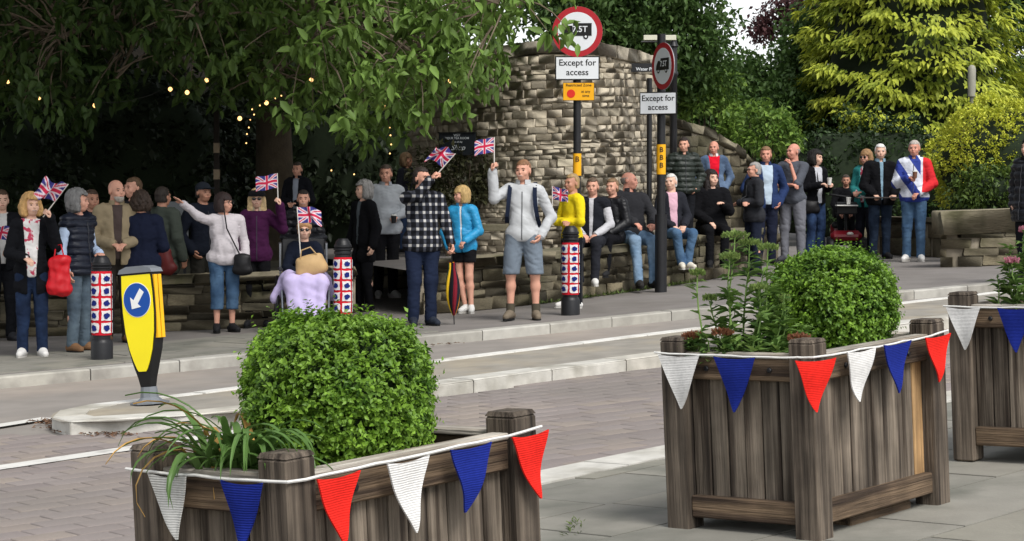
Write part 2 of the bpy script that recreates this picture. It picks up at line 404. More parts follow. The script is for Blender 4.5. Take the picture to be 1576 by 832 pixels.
# traffic island
isl = flat_poly('traffic_island', [(p.x, p.y) for p in isl_near] + [(p.x, p.y) for p in reversed(isl_far[1:])], -.004, m_isl); isl['kind'] = 'structure'
kerb(isl, isl_near[3:], .27, 1, m_kerbw, x1=12)
kerb(isl, isl_far[3:], .17, -1, ramp_mat('kerb_white', ['d2d0ca', 'd8d6d0', 'cac7c0'], .8, .3, 80, .1, 9, stain='b5b1a8', stscale=2.5), x1=12)
nose = isl_far[3::-1] + isl_near[1:4]
kerb(isl, nose, .24, 1, m_kerbw, step=.45)
kerb(pave, near_kerb, .34, -1, m_kerbw, top=.006)
# painted lines on the road
def line_paint(name, pix, wdt):
    pts = [gp(q[0], q[1], ROADZ) for q in pix]; mb = MB()
    for a, b in zip(pts, pts[1:]):
        t = (b - a); t.z = 0; t.normalize(); nrm = Vector((-t.y, t.x, 0)) * wdt / 2
        q = [a - nrm, b - nrm, b + nrm, a + nrm]; mb.add([(v.x, v.y, P(v.x, v.y) + ROADZ + .013) for v in q], [(0, 1, 2, 3)])
    o = mb.build(name, m_white, road); return o
line_paint('painted_line', [(-300, 764), (0, 722), (215, 690), (460, 652), (640, 622)], .2)
line_paint('painted_line', [(-300, 702), (-20, 660), (74, 645)], .17)

# ------------------------------------------------------------------ stone walls
def to_wall_frame(line):
    pts = resample(line, .15); return pts
def pos_on(pts, d):
    acc = 0
    for a, b in zip(pts, pts[1:]):
        l = (Vector((b.x, b.y)) - Vector((a.x, a.y))).length
        if acc + l >= d: 
            t = (d - acc) / l; p = a.lerp(b, t); return p, math.atan2(b.y - a.y, b.x - a.x)
        acc += l
    return pts[-1].copy(), math.atan2(pts[-1].y - pts[-2].y, pts[-1].x - pts[-2].x)
def length(pts): return sum((Vector((b.x, b.y)) - Vector((a.x, a.y))).length for a, b in zip(pts, pts[1:]))
def wall(name, label, line, height, ch, smin, smax, depth, mat, cap=None, capmat=None, capl=.8, limit=290, core=m_core, topf=None, stone_name='stone', z0=0.0, keyf=None):
    """line: points along the front foot. height above pavement (number) or topf(d)->z absolute"""
    root = thing(name, label, 'wall', line[0]); pts = to_wall_frame(line); Lt = length(pts); items = []
    mb = MB(); n = max(2, int(Lt / .4)); cv = []
    for i in range(n + 1):
        d = Lt * i / n; p, a = pos_on(pts, d); nr = Vector((-math.sin(a), math.cos(a), 0)); zt = topf(d) if topf else P(p.x, p.y) + height; zb = P(p.x, p.y) - .3 + z0
        q0 = p + nr * .022; q1 = p + nr * depth
        cv += [Vector((q0.x, q0.y, zb)), Vector((q0.x, q0.y, zt - .01)), Vector((q1.x, q1.y, zt - .01)), Vector((q1.x, q1.y, zb))]
    cf = [(4 * i + k, 4 * i + (k + 1) % 4, 4 * i + 4 + (k + 1) % 4, 4 * i + 4 + k) for i in range(n) for k in range(4)] + [(3, 2, 1, 0), tuple(4 * n + k for k in range(4))]
    mb.add([v - Vector(line[0]) for v in cv], cf); mb.build('core', core, root)
    zmax = max([topf(Lt * i / 40) if topf else height for i in range(41)])
    row = 0; hh = 0.0
    while True:
        rh = ch * random.uniform(.62, 1.5)
        d = random.uniform(-smax * .5, 0)
        if topf is None and hh + rh > height: rh = height - hh
        if rh < .03: break
        anyp = False
        while d < Lt:
            l = random.uniform(smin, smax); m = d + l / 2
            if 0 < m < Lt:
                l2 = min(l, 2 * (Lt - m), 2 * m) if (m + l / 2 > Lt or m - l / 2 < 0) else l
                p, a = pos_on(pts, m); base = P(p.x, p.y) + z0; zt = topf(m) if topf else P(p.x, p.y) + height
                if base + hh + rh * .6 < zt:
                    r2 = min(rh, zt - base - hh)
                    nr = Vector((-math.sin(a), math.cos(a), 0)); pr = random.uniform(0, .016)
                    c = p + nr * (.09 - pr); c.z = base + hh + r2 / 2
                    items.append((c, (max(.05, l2 - .009), .2, max(.03, r2 - .008)), a + random.uniform(-.01, .01))); anyp = True
            d += l
        hh += rh
        if (topf is None and hh >= height - .001) or not anyp: break
    scatter_blocks(items, mat, stone_name, root, limit, keyf)
    if cap:
        ct, ov = cap; d = 0
        cms = block_meshes(capmat, 'cap_stone'); i = 0
        while d < Lt - .05:
            l = min(capl * random.uniform(.7, 1.3), Lt - d); p, a = pos_on(pts, d + l / 2); nr = Vector((-math.sin(a), math.cos(a), 0))
            zt = topf(d + l / 2) if topf else P(p.x, p.y) + height
            dz = (topf(min(Lt, d + l)) - topf(d)) if topf else P(*(p + Vector((math.cos(a), math.sin(a), 0)) * l).xy) - P(p.x, p.y)
            c = p + nr * (depth / 2 - ov / 2); c.z = zt + ct / 2
            o = link('cap_stone', cms[i % 6], root); i += 1; o.location = c - Vector(line[0]); o.scale = (l - .012, depth + ov * 2, ct); o.rotation_euler = (0, -math.atan2(dz, l), a)
            d += l
    return root
W_R = [gp(*q) + Vector((-.15, .42, .0)) for q in [(664, 487), (740, 482), (850, 470), (960, 455), (1100, 434), (1192, 417)]]
W_L = [gp(*q) for q in [(-260, 531), (0, 520), (270, 509), (430, 502), (548, 494)]]
for _p in W_R: _p.z = P(_p.x, _p.y)
WALLH = .53
wall('low_stone_wall', 'low coursed stone wall with slab top that spectators sit on', W_R, WALLH, .11, .22, .5, .42, m_low, (.10, .03), m_cap, .9)
wall('low_stone_wall', 'low dark stone wall under the tree behind the standing crowd', W_L, WALLH, .12, .3, .6, .42, m_low, (.10, .03), m_cap, 1.0)
# terrace behind the right wall
tb = [p + Vector((-2.6, 9, 0)) for p in W_R]
terr = sheet('terrace', [p + Vector((-.15, .3, 0)) for p in W_R], tb, WALLH - .02, m_tar, 12)
tb2 = [p + Vector((-2.6, 14, 0)) for p in W_L]
terr2 = sheet('terrace_left', [p + Vector((-.15, .3, 0)) for p in W_L], tb2, WALLH - .02, m_earth, 12)
# steps between the two walls
for k in range(3):
    a, b = on_ground(566 + k * 10, 31.2 + k * .36), on_ground(668 - k * 2, 31.9 + k * .36)
    mb = MB(); t = (b - a).normalized(); c = (a + b) / 2 + Vector((0, .6, 0)); c.z = P(c.x, c.y) + .09 + k * .17
    mb.box((0, 0, 0), ((b - a).length, 1.2, .17), Matrix.Rotation(math.atan2(t.y, t.x), 3, 'Z'), bev=.015)
    o = mb.build('stone_step', m_cap); o.location = c; tag(o, ['stone step, lowest of the flight through the wall gap', 'middle stone step in the gap between the low walls', 'top stone step leading up to the terrace'][k], 'step')

# tall convex wall with big coping
Y0 = 29.3
TW = [at(628, 300, 33.2), at(680, 300, 31.2), at(740, 300, 30.0), at(810, 300, 29.4), at(880, 300, 29.3), at(950, 300, 29.9), at(1005, 300, 31.2), at(1014, 300, 31.8)]
TWL = None
for v in TW: v.z = P(v.x, v.y)
_pts = to_wall_frame(TW); TWL = length(_pts)
def tall_top(d):
    p, a = pos_on(_pts, max(0, min(TWL, d))); px = 788 + F * p.x / p.y
    y = np.interp(px, [620, 690, 760, 820, 870, 930, 985, 1012], [128, 108, 92, 82, 80, 86, 97, 108])
    return at(px, y, p.y).z
wall('tall_curved_wall', 'tall curved wall of buff coursed stone with pale coping behind the sign posts', TW, 0, .078, .09, .27, .5, m_wall, (.17, .02), ramp_mat('coping_stone', ['a59c8a', 'b3aa98', '94897a', 'bbb2a0'], .9, .7, 20, .2, 6, stain='6f6a5c', stscale=2), .42,
     topf=tall_top, stone_name='wall_stone', z0=WALLH - .05, keyf=lambda it: abs(it[0][0] / it[0][1] * F + 788 - 900))
# lower wall sweeping down to the gate
SW = [at(1016, 300, 32.0), at(1080, 300, 33.2), at(1150, 300, 34.5), at(1200, 300, 35.4)]
for v in SW: v.z = P(v.x, v.y)
_sp = to_wall_frame(SW); SWL = length(_sp)
def sweep_top(d):
    p, a = pos_on(_sp, max(0, min(SWL, d))); px = 788 + F * p.x / p.y
    return at(px, np.interp(px, [1016, 1042, 1090, 1140, 1185, 1200], [188, 196, 210, 240, 292, 300]), p.y).z
wall('sweeping_stone_wall', 'dark stone wall sloping down towards the gateway beside tall wall', SW, 0, .13, .25, .5, .4, m_low, (.12, .03), m_cap, .5, topf=sweep_top, z0=.3)
# gate side: low rendered wall and right hand stub
RW = [gp(1447, 411), gp(1500, 410), gp(1600, 405), gp(1760, 396)]
wall('boundary_wall', 'coursed stone garden wall with thick slab coping below the golden hedge', RW, .47, .1, .3, .7, .5, m_low, (.33, .02), m_cap, 1.5)
BW = [at(1338, 300, 36.5), at(1450, 300, 34.2)]
for v in BW: v.z = P(v.x, v.y)
wall('garden_wall', 'plain low dark wall behind the people beside the hedge', BW, .55, .27, .5, .9, .3, m_low, (.07, .02), m_cap, .9)
# ------------------------------------------------------------------ vegetation
def unit(a): return a / np.maximum(np.linalg.norm(a, axis=-1, keepdims=True), 1e-9)
def leaves(pos, d, nrm, L, W, fold=.25):
    """folded four-point leaves; returns verts, tris"""
    n = len(pos); d = unit(d); s = unit(np.cross(d, nrm)); nn = np.cross(s, d); L = L[:, None]; W = W[:, None]
    mid = pos + d * L * .42
    V = np.stack([pos, mid + s * W / 2 + nn * W * fold, pos + d * L - nn * L * .12, mid - s * W / 2 + nn * W * fold], 1).reshape(-1, 3)
    b = np.arange(n)[:, None] * 4
    T = np.concatenate([b + np.array([[0, 1, 2]]), b + np.array([[0, 2, 3]])])
    return V, T
def leaves6(pos, d, nrm, L, W, fold=.2):
    """rounder six-point leaves with a midrib fold and drooping tip"""
    n = len(pos); d = unit(d); s = unit(np.cross(d, nrm)); nn = np.cross(s, d); L = L[:, None]; W = W[:, None]
    a, b = pos + d * L * .28, pos + d * L * .66 - nn * L * .03
    V = np.stack([pos, a + s * W * .46 + nn * W * fold, b + s * W * .4 + nn * W * fold * .8, pos + d * L - nn * L * .14, b - s * W * .4 + nn * W * fold * .8, a - s * W * .46 + nn * W * fold], 1).reshape(-1, 3)
    q = np.arange(n)[:, None] * 6
    return V, np.concatenate([q + np.array([t]) for t in ([0, 1, 2], [0, 2, 3], [0, 3, 4], [0, 4, 5])])
def clump_leaves(C, k, r, L, W, droop=.5, out=None, rng=RNG, jit=.35, big=False):
    """k leaves around each centre"""
    n = len(C); N = n * k; c = np.repeat(C, k, 0)
    d = rng.normal(size=(N, 3)); d[:, 2] -= droop * 1.2
    if out is not None: d += np.repeat(out, k, 0)
    d = unit(d); pos = c + unit(rng.normal(size=(N, 3))) * (r * rng.uniform(0, 1, (N, 1)) ** .6)
    nrm = unit(np.array([0, 0, 1.0]) + rng.normal(size=(N, 3)) * .5)
    ll = L * rng.uniform(1 - jit, 1 + jit, N)
    return (leaves6 if big else leaves)(pos, d, nrm, ll, ll * W)
def leafmat(name, a, b, transl=.3, rough=.55): return M(name, a, rough, .2, 3, spec=.35, tint=b, transl=transl)
def limb_pts(a, b, sag=.0, n=7, wob=.12, rng=random):
    a, b = Vector(a), Vector(b); out = []
    for i in range(n):
        t = i / (n - 1); p = a.lerp(b, t); p.z += sag * math.sin(math.pi * t)
        if 0 < i < n - 1: p += Vector((rng.uniform(-wob, wob), rng.uniform(-wob, wob), rng.uniform(-wob, wob)))
        out.append(p)
    return out
def tree(name, label, base, limbs, C, k, r, L, W, mat, bark, droop=.5, out=None, twigs=0, trunk_r=.25, trunk_top=None, tintf=None, twig_r=.008, group=None, big=False):
    root = thing(name, label, 'tree', base, group=group); b0 = np.array(base)
    tmb = MB(); tt = Vector(trunk_top)
    tmb.tube([p - Vector(base) for p in limb_pts(Vector(base) - Vector((0, 0, .4)), tt, 0, 8, .08)], list(np.linspace(trunk_r * 1.3, trunk_r * .6, 8)), 10)
    tmb.build('trunk', barkd, root, True)
    lmb = MB(); samp = []
    for a, b, r0, sag in limbs:
        pts = limb_pts(a, b, sag, 9, .18); samp += [(p, r0) for p in resample(pts, .15)[4:]]
        lmb.tube([p - Vector(base) for p in pts], list(np.linspace(r0, r0 * .25, 9)), 7)
    if twigs:
        S = np.array([p[:] for p, _ in samp]); idx = RNG.choice(len(C), min(twigs, len(C)), replace=False)
        for i in idx:
            c = C[i]; dd = np.linalg.norm(S - c, axis=1); j = int(np.argmin(dd + RNG.uniform(0, 1.2, len(S))))
            b = Vector(c); a = Vector(S[j]); a = b + (a - b) * min(1, random.uniform(.5, 1.1) / max(dd[j], .01)) + Vector((0, 0, random.uniform(0, .25))); dd[j] = (a - b).length; m = a.lerp(b, .55) + Vector((random.uniform(-.1, .1), random.uniform(-.1, .1), .18 * dd[j]))
            pts = [a * (1 - t) ** 2 + m * 2 * t * (1 - t) + b * t * t for t in (0, .3, .6, .85, 1)]
            lmb.tube([p - Vector(base) for p in pts], [twig_r * 2.0, twig_r * 1.5, twig_r, twig_r * .7, twig_r * .4], 5, False)
    lmb.build('branches', bark, root, True)['kind'] = 'stuff'
    V, T = clump_leaves(C, k, r, L, W, droop, out, big=big); nv = 6 if big else 4
    tn = RNG.uniform(0, 1, len(V) // nv) * .7 + np.repeat(RNG.uniform(0, .3, len(C)), k)
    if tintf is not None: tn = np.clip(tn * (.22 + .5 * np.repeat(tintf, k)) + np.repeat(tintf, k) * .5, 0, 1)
    o = link('crown', mesh_np('crown', V - b0, T, mat, tint=np.repeat(tn, nv)), root); o['kind'] = 'stuff'
    return root
def pixvol(n, px, py, y, keep=None, rng=RNG):
    """points with pixel column, row and distance drawn from the given ranges"""
    a = rng.uniform(*px, n); b = rng.uniform(*py, n); d = rng.uniform(*y, n)
    if keep is not None:
        k = keep(a, b, d); a, b, d = a[k], b[k], d[k]
    u, v = (a - 788) / F, (416 - b) / F; yy = v * _s + _c
    return np.stack([u / yy * d, d, CAMZ + (v * _c - _s) / yy * d], 1)
def shell(n, c, r, lo=.6, rng=RNG, zmin=-1):
    d = unit(rng.normal(size=(n, 3))); d = d[d[:, 2] > zmin]; lob = 1 + .16 * vnoise(d, 4.0, int(abs(c[0] * 10)) + 3)
    return np.array(c) + d * np.array(r) * (rng.uniform(lo, 1, (len(d), 1)) * lob[:, None]), d
bark = M('bark', '6e6253', .95, .3, 6, .8, 30)
barkd = M('bark_dark', '3d3529', .95, .3, 6, .8, 30)

# big overhanging tree on the left
LX = [-500, -150, 0, 60, 120, 190, 260, 330, 380, 450, 520, 560, 610, 650, 690, 740, 775, 800, 850, 872, 890]
LY = [210, 190, 195, 215, 220, 150, 135, 190, 215, 195, 225, 245, 250, 215, 195, 170, 130, 75, 85, 92, 20]
rk = np.random.default_rng(3)
def keep1(a, b, d):
    low = np.interp(a, LX, LY) - (d - 24) * 3.0; gap = low - b
    edge = np.clip(gap / 110, 0, 1)
    clumpy = .5 + .5 * np.sin(a / 37.0 + np.sin(b / 29.0) * 2) * np.sin(b / 31.0 + d)
    return (gap > 0) & ((a < 790) | (d < 25.9)) & (rk.uniform(0, 1, len(a)) < (.10 + .9 * edge ** 1.2) * (.14 + .86 * clumpy ** 1.8))
C1 = pixvol(4600, (-220, 885), (-60, 260), (24.2, 30.5), keep1)
C2 = np.stack([RNG.uniform(-10, -1.4, 2300), RNG.uniform(18, 33, 2300), RNG.uniform(4.7, 7.6, 2300)], 1)
C2 = C2[(C2[:, 2] > 1.6 + .098 * C2[:, 1] + .15)]
tb_ = on_ground(415, 32.0); ttop = Vector((tb_.x + .2, tb_.y - .3, 5.0))
limbs = [(ttop - Vector((0, 0, .9)), at(90, 60, 25), .10, .3), (ttop - Vector((0, 0, 1.2)), at(-100, 110, 26), .09, .3), (ttop, at(480, 60, 25), .09, .3), (ttop - Vector((0, 0, .6)), at(640, 110, 25.5), .08, .4),
         (ttop, at(800, 10, 25), .08, .5), (ttop, at(300, 30, 24.5), .07, .2), (ttop, at(700, -60, 26), .09, .5), (ttop, at(-200, -100, 25), .1, .5), (ttop, at(300, -350, 29), .12, .1),
         (ttop, at(560, 150, 26.5), .06, .3), (ttop, at(180, 120, 25.5), .05, .2), (ttop - Vector((0, 0, .4)), at(420, 140, 26), .05, .3)]
CC = C1
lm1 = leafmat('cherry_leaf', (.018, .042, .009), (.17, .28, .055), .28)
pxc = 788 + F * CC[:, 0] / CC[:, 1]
shade_tint = np.clip((pxc - 230) / 380, 0, 1) * .9 + np.clip((27 - CC[:, 1]) / 4, 0, 1) * .2  # canopy shade painted into leaf tint: darker to the left and deeper in
tree('overhanging_tree', 'large broad-leaved tree hanging over the crowd with string lights', tb_, limbs, CC, 16, .19, .165, .46, lm1, bark, .8, twigs=1300, trunk_r=.28, trunk_top=ttop, tintf=shade_tint, twig_r=.007, big=True)

# the same tree's upper canopy, unseen above the frame, shaped to shade the crowd
def unseen_canopy():
    root = bpy.data.objects['overhanging_tree']; V, T = clump_leaves(C2, 15, .3, .24, .46, .5)
    o = link('unseen_upper_crown', mesh_np('unseen_upper_crown', V - np.array(tb_), T, lm1, tint=np.repeat(RNG.uniform(0, .5, len(V) // 4), 4)), root); o['kind'] = 'stuff'
    mb = MB()
    for e in [(-8, 22, 5.6), (-5, 20.5, 5.8), (-3, 21, 5.9), (-7, 27, 6.4), (-2.6, 26, 6.2)]: mb.tube([p - tb_ for p in limb_pts(ttop, e, .3, 8, .15)], list(np.linspace(.1, .02, 8)), 7)
    mb.build('unseen_upper_limbs', barkd, root, True)['kind'] = 'stuff'
unseen_canopy()
# stone building far back under the tree, coloured shade-black, and climbing shrubs
def building():
    a, b = Vector((-14, 31.5, 0)), Vector((-1.2, 38.0, 0)); a.z, b.z = P(a.x, a.y), P(b.x, b.y)
    root = thing('stone_building', 'stone building coloured near black as deep shade behind the overhanging tree', 'building', a)
    t = (b - a); L = Vector((t.x, t.y)).length; an = math.atan2(t.y, t.x); R = Matrix.Rotation(an, 3, 'Z')
    mb = MB(); mb.box(R @ Vector((L / 2, 1.6, 3.2)), (L, 3, 7.2), R); mb.build('wall', m_shade_stone, root)
    mb = MB(); mb.add([R @ Vector(v) for v in [(-.3, -.4, 6.7), (L + .3, -.4, 6.7), (L + .3, 1.6, 8.6), (-.3, 1.6, 8.6), (L + .3, 3.5, 6.7), (-.3, 3.5, 6.7)]], [(0, 1, 2, 3), (3, 2, 4, 5), (1, 4, 2), (0, 3, 5)])
    mb.build('roof', M('slate', '34363a', .7, .2, 6), root)
    items = []
    for j in range(13):
        x = random.uniform(-.3, 0)
        while x < L:
            l = random.uniform(.35, .8)
            if 0 < x + l / 2 < L: items.append((a + R @ Vector((x + l / 2, .09, .3 + j * .3)), (l - .02, .1, .28), an))
            x += l
    scatter_blocks(items, m_shade_stone, 'wall_stone', root, 200)
    dk = M('door_dark', '14120f', .6); wf = M('window_dark', '1d2226', .2, spec=.6)
    for x in (4.4, 8.6):
        f = MB().box(R @ Vector((x, .02, 1.9)), (1.1, .12, 1.3), R).build('window', dk, root)
        MB().box(R @ Vector((x, -.045, 1.9)), (.9, .02, 1.1), R).build('pane', wf, f)
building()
shade_leaf = leafmat('ivy_leaf_shade', (.009, .016, .005), (.018, .03, .009), .1)  # leaf greens darkened to imitate the shade under the tree
def shrub(name, label, c, r, n, k, rr, L, W, mat, droop=.3, cat='shrub', lo=.7, zmin=-.6, core=None, tintf=None, base=None, group=None, outk=.8):
    root = thing(name, label, cat, base if base is not None else (c[0], c[1], P(c[0], c[1])), group=group); b = np.array(root.location)
    C, d = shell(n, c, r, lo, zmin=zmin); V, T = clump_leaves(C, k, rr, L, W, droop, out=d * outk)
    tn = RNG.uniform(0, 1, len(V) // 4)
    if tintf is not None: tn = np.clip(tn * .5 + np.repeat(tintf(C, d), k), 0, 1)
    o = link('foliage', mesh_np('foliage', V - b, T, mat, tint=np.repeat(tn, 4)), root); o['kind'] = 'stuff'
    mb = MB()
    for i in range(7):
        e = Vector(c) + Vector((random.uniform(-.6, .6) * r[0], random.uniform(-.6, .6) * r[1], random.uniform(0, .6) * r[2]))
        mb.tube([p - root.location for p in limb_pts(root.location + Vector((random.uniform(-.05, .05), random.uniform(-.05, .05), 0)), e, 0, 5, .04 * max(r))], list(np.linspace(.03, .008, 5)), 5)
    mb.build('stems', barkd, root, True)
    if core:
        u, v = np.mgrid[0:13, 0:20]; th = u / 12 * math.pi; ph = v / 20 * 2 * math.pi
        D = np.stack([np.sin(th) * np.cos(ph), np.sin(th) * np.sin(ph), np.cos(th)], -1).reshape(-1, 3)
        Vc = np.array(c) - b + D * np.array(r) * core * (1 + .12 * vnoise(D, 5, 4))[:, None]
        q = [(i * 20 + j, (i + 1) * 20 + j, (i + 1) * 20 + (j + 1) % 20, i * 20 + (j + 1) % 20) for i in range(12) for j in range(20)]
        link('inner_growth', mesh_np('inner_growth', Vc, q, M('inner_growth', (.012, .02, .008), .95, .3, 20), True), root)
    return root
c = on_ground(150, 33.0); shrub('ivy_shrub', 'dark shrub in shade behind the crowd left of the tree trunk', (c.x, c.y, 2.0), (2.3, .9, 2.0), 700, 12, .2, .13, .6, shade_leaf, core=.8)
c = on_ground(520, 35.5); shrub('ivy_shrub', 'dark shrub in shade beyond the gap in the low walls', (c.x, c.y, 2.3), (2.6, .8, 2.3), 800, 12, .2, .13, .6, shade_leaf, core=.8)
c = on_ground(-120, 31.0); shrub('ivy_shrub', 'dark shrub against the shaded building wall', (c.x, c.y, 1.8), (2.2, .9, 2.0), 500, 12, .2, .13, .6, shade_leaf, core=.8)
c = at(705, 300, 29.9); shrub('climbing_plant', 'brownish climbing plant clinging to tall wall under the dark notice board', (c.x, c.y, 1.75), (.75, .3, .7), 260, 9, .12, .09, .5, leafmat('climber_leaf', (.03, .035, .014), (.07, .07, .03)), lo=.4)

# trees beyond the wall
lmd = leafmat('dark_tree_leaf', (.035, .078, .018), (.105, .18, .045), .35)
lml = leafmat('light_tree_leaf', (.07, .14, .022), (.22, .34, .06), .35)
lmc = leafmat('copper_leaf', (.045, .018, .02), (.10, .04, .04), .3)
def crown_tree(name, label, px, y, cents, n, k, L, W, mat, rr=.28, trunk_r=.2, twigs=60, lo=.35):
    base = on_ground(px, y); C = []; cz = []
    for (cx, cy, dy, rx, rz, wgt) in cents:
        c = at(cx, cy, y + dy); S, d = shell(int(n * wgt), c, (rx, rx * .9, rz), lo); C.append(S); cz.append(c)
    C = np.concatenate(C); top = max(c.z for c in cz); tt = Vector((base.x, base.y, top * .75))
    limbs = [(tt - Vector((0, 0, random.uniform(0, 1.2))), c, .08, .1) for c in cz]
    return tree(name, label, base, limbs, C, k, rr, L, W, mat, barkd, .4, twigs=twigs, trunk_r=trunk_r, trunk_top=tt, twig_r=.012)
crown_tree('broadleaf_tree', 'dark green broad-leaved tree rising behind the tall curved wall', 930, 40, [(900, 20, 0, 1.5, 1.3, .8), (1000, -40, .5, 1.7, 1.5, 1), (1045, 60, .6, 1.2, 1.2, .8), (960, 90, 1, 1.6, 1.0, .8), (860, -110, .5, 2, 1.4, .6), (1000, -190, 0, 2.2, 1.4, .5),], 520, 13, .13, .55, lmd)
crown_tree('broadleaf_tree', 'mid green tree behind the sloping wall beside the golden conifer', 1160, 45, [(1110, 140, 0, 1.3, .8, .9), (1205, 140, .5, 1.2, 1.0, .9), (1080, 160, -.5, 1.2, .9, .8), (1235, 190, -1, 1.1, 1.0, .8), (1165, 205, -1, 1.2, .8, .8), (1080, 225, -1, 1.1, .8, .5), (1250, 60, .5, .75, .8, .45)], 470, 13, .13, .55, lmd)
crown_tree('copper_beech', 'purple-leaved tree showing above the green trees left of the golden conifer', 1225, 52, [(1225, 20, 0, .8, .7, .5), (1275, 0, 0, .8, .9, .5), (1180, 40, 0, .5, .45, .2)], 300, 10, .13, .55, lmc, lo=.2)
crown_tree('broadleaf_tree', 'dark tree at the far right behind the golden conifer', 1600, 52, [(1600, 60, 0, 1.9, 2.0, 1), (1560, -40, 0, 1.5, 1.5, .7), (1640, 200, -4, 1.6, 1.6, .8), (1545, 190, -1, 1.1, 1.4, .8)], 600, 13, .14, .55, lmd)
c = at(1168, 208, 39); shrub('lime_shrub', 'bright lime green shrub growing behind the sloping wall', (c.x, c.y, c.z), (.75, .6, .55), 240, 11, .15, .11, .55, lml)
c = at(1085, 150, 41); shrub('pale_green_shrub', 'pale green bush glimpsed behind the black signpost', (c.x, c.y, c.z), (.7, .6, .7), 200, 11, .15, .12, .55, lml, lo=.4)
c = at(1340, 300, 41); shrub('dark_hedge', 'dark evergreen hedge in shade beneath the golden conifer', (c.x, c.y, 1.75), (2.4, .8, 1.3), 900, 12, .16, .10, .6, leafmat('hedge_dark_leaf', (.015, .032, .008), (.035, .07, .016), .2), core=.85)
c = at(1450, 290, 36.3); shrub('green_hedge', 'mid green clipped hedge behind man in flag jacket', (c.x, c.y, 1.5), (.75, .5, .75), 420, 12, .1, .075, .55, leafmat('hedge_leaf', (.035, .075, .014), (.09, .16, .03), .3), core=.85)
# golden conifer
def conifer():
    base = on_ground(1400, 43.5); root = thing('golden_conifer', 'large golden yellow conifer with drooping layered sprays', 'tree', base); b = np.array(base)
    tm = MB(); tm.tube([(0, 0, -.3), (0, 0, 3), (.05, 0, 6), (0, 0, 8.6)], [.22, .17, .1, .03], 9); tm.build('trunk', barkd, root, True)
    N = 3500; z = RNG.uniform(.9, 8.6, N) ; zf = z
    prof = np.interp(zf, [.9, 1.8, 3.0, 4.2, 5.5, 7.0, 8.6], [1.35, 2.0, 2.15, 2.0, 1.6, .95, .1])
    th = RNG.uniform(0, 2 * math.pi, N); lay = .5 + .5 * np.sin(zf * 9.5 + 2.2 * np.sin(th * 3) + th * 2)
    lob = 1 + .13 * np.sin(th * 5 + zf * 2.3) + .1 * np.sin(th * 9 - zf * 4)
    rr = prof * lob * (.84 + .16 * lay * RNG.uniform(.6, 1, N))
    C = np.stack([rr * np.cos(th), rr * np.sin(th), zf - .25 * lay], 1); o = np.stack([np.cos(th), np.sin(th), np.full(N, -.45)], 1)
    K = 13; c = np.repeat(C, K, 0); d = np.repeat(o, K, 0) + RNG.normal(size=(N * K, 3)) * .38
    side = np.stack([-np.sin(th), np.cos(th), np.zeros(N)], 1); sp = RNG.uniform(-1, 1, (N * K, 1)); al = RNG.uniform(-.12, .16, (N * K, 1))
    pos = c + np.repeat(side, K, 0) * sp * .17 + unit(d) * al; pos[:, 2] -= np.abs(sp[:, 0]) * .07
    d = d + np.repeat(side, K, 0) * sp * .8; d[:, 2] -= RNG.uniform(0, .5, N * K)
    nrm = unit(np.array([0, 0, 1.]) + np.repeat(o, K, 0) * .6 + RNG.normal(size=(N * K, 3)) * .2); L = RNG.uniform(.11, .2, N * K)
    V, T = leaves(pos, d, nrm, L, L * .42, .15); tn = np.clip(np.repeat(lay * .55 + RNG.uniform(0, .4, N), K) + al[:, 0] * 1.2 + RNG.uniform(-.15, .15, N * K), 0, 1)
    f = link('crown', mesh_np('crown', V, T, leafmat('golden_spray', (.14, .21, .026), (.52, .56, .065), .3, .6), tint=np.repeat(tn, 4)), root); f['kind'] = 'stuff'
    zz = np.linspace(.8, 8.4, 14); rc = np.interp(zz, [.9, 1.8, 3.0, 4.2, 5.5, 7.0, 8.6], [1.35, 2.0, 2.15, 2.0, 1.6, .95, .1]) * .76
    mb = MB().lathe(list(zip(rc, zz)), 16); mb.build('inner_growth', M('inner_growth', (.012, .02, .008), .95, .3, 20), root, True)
conifer()
c = at(1556, 262, 34.0)
shrub('golden_hedge', 'rounded clipped golden yellow hedge above the garden wall', (c.x, c.y, c.z + .1), (1.15, .9, .97), 2900, 8, .06, .055, .5, leafmat('golden_leaf', (.36, .42, .035), (.72, .72, .09), .25), .1, lo=.95, core=.93, outk=1.2)
c = at(1545, 296, 32.6)
shrub('green_shrub', 'loose dark green shrub spilling over the garden wall in front of golden hedge', (c.x, c.y, c.z), (.85, .35, .42), 420, 11, .11, .085, .5, leafmat('hedge_leaf2', (.03, .06, .012), (.12, .18, .03), .3), lo=.5, core=.7)

